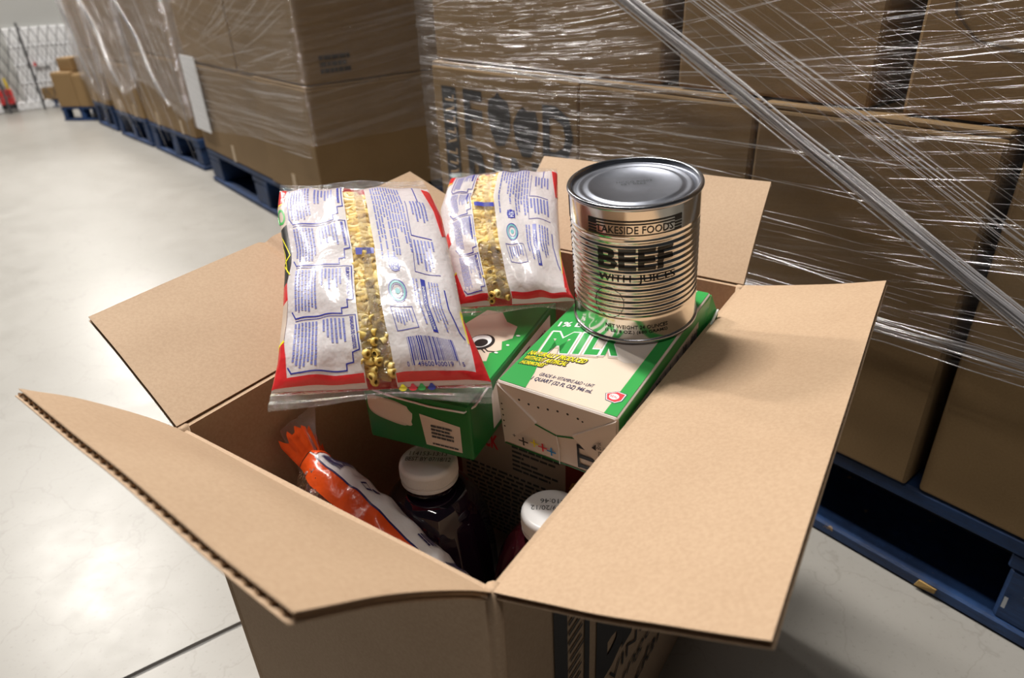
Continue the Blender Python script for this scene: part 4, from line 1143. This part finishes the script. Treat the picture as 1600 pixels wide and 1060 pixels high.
    hv += [ring(b0 + w_ * 0.26, 0.43, 0.034, 0.034, 0.005), rect(b0 + w_ * 0.20, 0.40, b0 + w_ * 0.33, 0.46), ring(b0 + w_ * 0.25, 0.545, 0.050, 0.050, 0.005), ring(b0 + w_ * 0.25, 0.545, 0.030, 0.030, 0.003)]
    P.append(('lettering', [fit(downward(text2d('1924')), b0 + w_ * 0.22, 0.405, b0 + w_ * 0.31, 0.455)], 'pure_white', 0.0004, None))
    P.append(('lettering', [ring(b0 + w_ * 0.25, 0.545, 0.043, 0.043, 0.009), ell(b0 + w_ * 0.25, 0.545, 0.014, 0.012)], 'print_teal', 0.0003, None))
    hv.append(rect(win[0] + 0.02, 0.355, win[1] - 0.005, 0.385))
    if full:
        x = b0 + w_ * 0.22; k = 0
        while x < b0 + w_ * 0.86:
            bw = q.choice((0.0022, 0.0022, 0.0042, 0.0065)); g_ = q.choice((0.0028, 0.0045))
            y1 = 0.935 if (k < 2 or x > b0 + w_ * 0.83 or abs(x - (b0 + w_ * 0.54)) < 0.006) else 0.915
            hv.append(rect(x, 0.80, x + bw, y1)); x += bw + g_; k += 1
        for t_, xa, xb in (('0', 0.155, 0.185), ('49600', 0.30, 0.515), ('00019', 0.56, 0.775), ('5', 0.895, 0.925)):
            v_, f_ = fit(text2d(t_, bold=0.01), b0 + w_ * xa, 0.919, b0 + w_ * xb, 0.940)
            hv.append(([(p[0], 0.919 + 0.940 - p[1]) for p in v_], f_))
    flip = lambda sh: sh
    P.append(('lettering', hv, 'print_blue', 0.0003, st))
    P.append(('lettering', soft, 'print_blue_soft', 0.0003, None))
    if full:
        for c_, x in (('print_yellow', 0.60), ('print_red', 0.645), ('print_green', 0.685), ('print_blue', 0.73)):
            P.append(('lettering', [ell(x, 1.01, 0.018, 0.012, 14)], c_, 0.0012, None))
    return P

BAG1 = [(0.00, (-0.2049, 0.6098, 0.5000), (-0.0693, 0.5966, 0.5000)), (0.12, (-0.2012, 0.5832, 0.4904), (-0.0540, 0.5451, 0.4904)),
        (0.35, (-0.1792, 0.5136, 0.4720), (-0.0422, 0.4778, 0.4720)), (0.60, (-0.1685, 0.4545, 0.4520), (-0.0339, 0.4307, 0.4520)),
        (0.85, (-0.1654, 0.4136, 0.4320), (-0.0220, 0.4097, 0.4320)), (1.00, (-0.1673, 0.3960, 0.4200), (-0.0154, 0.3948, 0.4200)),
        (1.08, (-0.1677, 0.3837, 0.4136), (-0.0140, 0.3822, 0.4136))]
BAG2 = [(0.00, (-0.0547, 0.6815, 0.4850), (0.0540, 0.6909, 0.4850)), (0.30, (-0.0636, 0.6350, 0.4670), (0.0490, 0.6177, 0.4670)),
        (0.60, (-0.0537, 0.5627, 0.4490), (0.0455, 0.5499, 0.4490)), (0.90, (-0.0452, 0.5174, 0.4310), (0.0500, 0.5160, 0.4310)),
        (1.00, (-0.0431, 0.5075, 0.4250), (0.0539, 0.5097, 0.4250)), (1.12, (-0.0422, 0.5005, 0.4178), (0.0573, 0.5059, 0.4178))]
pasta_bag(BAG1, 'larger bag of elbow macaroni with barcode and recipe panels, propped on the milk', 3.0, (0.44, 0.575), 0.018, 0.012, 260, bag_prints((0.44, 0.575), 11, True))
pasta_bag(BAG2, 'bag of elbow macaroni between the barcoded bag and the beef can', 8.0, (0.27, 0.46), 0.018, 0.010, 260, bag_prints((0.27, 0.46), 29, False))

# ------------------------------------------------------------------ juice bottles
def bottle(a, b, ztop, label, mat, yaw, lines):
    F = Matrix.Translation(bx(a, b, 0.012)) @ Matrix.Rotation(yaw, 4, 'Z')
    g = thing('juice_bottle', label, 'bottle', F, 'juice bottles standing in the box')
    H = ztop - 0.012
    zs = H - 0.020
    prof = [(0.0, 0.004), (0.040, 0.0), (0.048, 0.006), (0.051, 0.03)] + [(0.051 - 0.0015 * math.sin(k * 1.2), 0.04 + k * (zs - 0.14) / 24) for k in range(25)]
    for k in range(1, 25):
        t = k / 24; prof.append((0.0165 + (0.051 - 0.0165) * math.cos(t * math.pi / 2) ** 0.75, zs - 0.10 + 0.092 * math.sin(t * math.pi / 2) ** 0.9))
    prof += [(0.0165, zs + 0.012)]
    def mod(r_, z, an):
        k = max(0, min(1, (z - (zs - 0.13)) / 0.03)) * max(0, min(1, (zs - 0.02 - z) / 0.02))
        return r_ * (1 - 0.035 * k * abs(math.sin(an * 9)) ** 0.7)
    v, f = lathe(prof, 144, mod); mesh_obj('bottle_body', v, f, mat, g, True)
    v, f = lathe([(0.0165, zs - 0.002), (0.0222, zs - 0.0015), (0.0222, zs + 0.0010), (0.0165, zs + 0.0015)], 48); mesh_obj('neck_ring', v, f, mat, g)
    cr = 0.0232
    pr = [(cr - 0.001, zs + 0.0012), (cr + 0.0003, zs + 0.002), (cr + 0.0003, zs + 0.0048), (cr - 0.0006, zs + 0.0052), (cr - 0.0006, zs + 0.0062), (cr + 0.0004, zs + 0.0068), (cr + 0.0004, zs + 0.0155)]
    for k in range(7):
        t = k / 6 * math.pi / 2; pr.append((cr - 0.0030 + 0.0034 * math.cos(t), zs + 0.0155 + 0.0040 * math.sin(t)))
    pr += [(cr - 0.006, zs + 0.0197), (0.0, zs + 0.0197)]
    def kn(r_, z, an): return r_ + (0.00028 * (1 if int(an / (2 * math.pi) * 240 + 0.5) % 2 else -1) if zs + 0.0069 < z < zs + 0.0150 else 0.0)
    pr2 = []
    for (r0, z0), (r1, z1) in zip(pr, pr[1:]):
        pr2.append((r0, z0))
        if abs(z0 - (zs + 0.0068)) < 1e-6: pr2 += [(r0, z0 + 0.0004), (r0, z1 - 0.0006)]
    pr2.append(pr[-1])
    v, f = lathe(pr2, 240, kn); cp = mesh_obj('cap', v, f, 'cap_white', g, True)
    md = cp.modifiers.new('edges', 'EDGE_SPLIT'); md.split_angle = math.radians(50)
    decal('lettering', lines, lambda x, y: V((x, y, zs + 0.0200)), 'stamp_ink', cp)
    return g
bottle(0.161, 0.133, 0.327, 'dark grape juice bottle with white cap stamped BEST BY', 'juice_grape', 0.0,
       [rot2(fit(text2d('114153-13:13'), -0.016, 0.0035, 0.015, 0.0085), -0.12), rot2(fit(text2d('BEST BY 07/18/12'), -0.018, -0.0035, 0.019, 0.0015), -0.12)])
bottle(0.057, 0.153, 0.308, 'dark red juice bottle with white cap, partly hidden by the wide flap', 'juice_red', 0.0,
       [rot2(fit(text2d('BY 09/20/12'), -0.016, -0.003, 0.016, 0.002), math.pi - 0.10), rot2(fit(text2d('3-10:46'), -0.012, -0.0105, 0.009, -0.0055), math.pi - 0.10)])

# ------------------------------------------------------------------ snack carton that carries the milk
FS = frame(bx(0.225, 0.215, 0.012), -E1, E2, Z)
snack = thing('snack_carton', 'brown and grey snack cracker carton standing under the milk cartons', 'carton', FS)
SW, SD, SH = 0.215, 0.17, 0.318
bevel_box('carton_body', 0, 0, 0, SW, SD, SH, 'snack_red', snack, 0.002, 2)
decal('lettering', [rect(0.030, 0.004, 0.145, SH - 0.004)], lambda x, y: V((x, -0.0003, y)), 'snack_grey', snack)
rr = random.Random(12)
decal('lettering', [greeked(0.036, 0.17 , 0.140, 0.25, 16, rr, 'x', 0.5, 0.2, (0.03, 0.1)), greeked(0.090, 0.255, 0.140, 0.285, 6, rr, 'x', 0.5, 0.4, (0.1, 0.25))], lambda x, y: V((x, -0.0006, y)), 'stamp_ink', snack)
decal('lettering', [fit(text2d('SNACK', bold=0.03), 0.036, 0.272, 0.075, 0.288)], lambda x, y: V((x, -0.0006, y)), 'print_red', snack)
rr = random.Random(6)
for k in range(22):
    cx2, cy2, a = rr.uniform(0.155, 0.205), rr.uniform(0.10, 0.30), rr.uniform(0, 1)
    decal('cracker_print', [ell(cx2, cy2, 0.011, 0.010, 8, a)], lambda x, y, h=0.0004 + 0.00004 * k: V((x, -h, y)), 'cracker', snack)

# ------------------------------------------------------------------ bag of beans along the box side
BX = [V((-0.1667, 0.4266, 0.335)), V((-0.1424, 0.4079, 0.330)), V((-0.1163, 0.3890, 0.318)), V((-0.0840, 0.3629, 0.300)), V((-0.0587, 0.3450, 0.282)), V((-0.035, 0.328, 0.262))]
bean_base = V((-0.12, 0.38, 0.20))
bean_bag = thing('bean_bag', 'clear bag of pinto beans with orange and white printed strip', 'bag', Matrix.Translation(bean_base))
def bean_pt(t, ph, h=0.0):
    k = min(int(t * 5), 4); c = BX[k].lerp(BX[k + 1], t * 5 - k)
    d = (BX[-1] - BX[0]).normalized(); nh = V((-d.y, d.x, 0)).normalized()      # away from the near wall
    if nh.dot(E2) < 0: nh = -nh
    R1 = 0.034 * (0.60 + 0.40 * min(1, t / 0.14)) * (0.5 + 0.5 * min(1, (1.02 - t) / 0.15)); R2 = 0.042
    w_ = 0.0022 * noise.noise(V((t * 16, ph * 2.2, 4))) + 0.0007 * math.sin(t * 46 + ph * 3)
    q = c - Z * (R2 - 0.006) + E2 * 0.006
    if math.cos(ph) < 0: R1 *= 0.72
    return q + nh * ((R1 + w_ + h) * -math.cos(ph)) + Z * ((R2 + w_ + h) * math.sin(ph)) - bean_base
def bean_skin(name, ph0, ph1, mat, n=46, m=14, t0=0.0, h=0.0, t1=1.0):
    vs, fs = [], []
    for i in range(n + 1):
        for j in range(m + 1): vs.append(bean_pt(t0 + (t1 - t0) * i / n, ph0 + (ph1 - ph0) * j / m, h))
    for i in range(n):
        for j in range(m):
            a = i * (m + 1) + j; fs.append((a, a + 1, a + m + 2, a + m + 1))
    return mesh_obj(name, vs, fs, mat, bean_bag, True)
P2 = math.pi / 2
bean_skin('clear_side', -0.9, P2 - 0.62, 'clear_film', 60, 26)
bean_skin('orange_strip', P2 - 0.62, P2 - 0.06, 'bag_orange')
bean_skin('white_strip', P2 - 0.06, P2 + 1.1, 'bag_white')
bean_skin('clear_side', P2 + 1.1, math.pi + 0.9, 'clear_film')
bean_skin('blue_line', P2 - 0.09, P2 - 0.045, 'print_navy', 46, 2, 0.05, 0.0004)
bean_skin('orange_end', P2 + 0.0, P2 + 1.0, 'bag_orange', 6, 12, 0.0, 0.0007, 0.045)
q = random.Random(3)
S = [rect(0.10 + 0.002, 0, 0.11, 0)]
S = []
y = P2 + 0.10
while y < P2 + 0.75:
    bw = q.choice((0.012, 0.02, 0.035)); S.append(rect(0.07, y, 0.20, y + bw)); y += bw + q.choice((0.014, 0.022))
S += [greeked(0.60, P2 + 0.25, 0.68, P2 + 0.7, 4, q, 'x', 0.6, 0.2, (0.2, 0.4)), greeked(0.76, P2 + 0.15, 0.98, P2 + 0.75, 6, q, 'x', 0.6, 0.2, (0.1, 0.3))]
S += [stroke([(0.32, P2 + 0.20), (0.36, P2 + 0.16), (0.37, P2 + 0.30), (0.33, P2 + 0.34)], 0.012, True), ell(0.38, P2 + 0.42, 0.022, 0.07, 10)]
decal('lettering', S, lambda x, yy: bean_pt(x, yy, 0.0006), 'print_navy', bean_bag, (0.02, 0.05))
# loose clear tail above the tied end
vs, fs = [], []
TL = [V((-0.168, 0.418, 0.318)), V((-0.155, 0.437, 0.335))]; TT_ = [V((-0.186, 0.437, 0.356)), V((-0.166, 0.462, 0.362))]
for i in range(13):
    for k in range(7):
        p = TL[0].lerp(TL[1], i / 12).lerp(TT_[0].lerp(TT_[1], i / 12), k / 6)
        vs.append(p + V((0.004 * math.sin(i * 0.9 + k * 0.4), -0.004 * math.cos(i * 0.8), 0.002 * math.sin(i * 1.7))) - bean_base)
for i in range(12):
    for k in range(6):
        a = i * 7 + k; fs.append((a, a + 7, a + 8, a + 1))
mesh_obj('bag_tail', vs, fs, 'clear_seal', bean_bag, True)
vs, fs = [], []
ax_ = (BX[0] - BX[1]).normalized(); cen = bean_pt(0.0, P2, -0.03)
for i in range(25):
    ph = P2 - 0.62 + 1.75 * i / 24
    for k in range(7):
        p = bean_pt(0.0, ph, 0.0008)
        vs.append(p + (ax_ * 0.013 + Z * 0.006 + (p - cen) * 0.30) * (k / 6) * (1 + 0.16 * math.sin(i * 1.6)) + (p - cen).normalized() * 0.0022 * math.sin(i * 1.9) * k / 6)
for i in range(24):
    for k in range(6):
        a = i * 7 + k; fs.append((a, a + 7, a + 8, a + 1))
mesh_obj('orange_gather', vs, fs, 'bag_orange', bean_bag, True)
bm = bmesh.new(); bmesh.ops.create_icosphere(bm, subdivisions=1, radius=1.0)
for vt in bm.verts: vt.co = V((vt.co.x * 0.0072, vt.co.y * 0.0045 + 0.0012 * (vt.co.x ** 2), vt.co.z * 0.0040))
BEAN = bpy.data.meshes.new('bean'); bm.to_mesh(BEAN); bm.free(); BEAN.materials.append(M['bean']); BEAN.polygons.foreach_set('use_smooth', [True] * len(BEAN.polygons))
for k in range(280):
    t, ph = q.uniform(0.03, 0.98), q.uniform(-0.5, P2 - 0.35)
    o = bpy.data.objects.new('bean', BEAN); COL.objects.link(o); o.parent = bean_bag
    o.location = bean_pt(t, ph, -0.0055 - 0.004 * (k % 2)); o.rotation_euler = (q.uniform(0, 6.3), q.uniform(0, 6.3), q.uniform(0, 6.3))
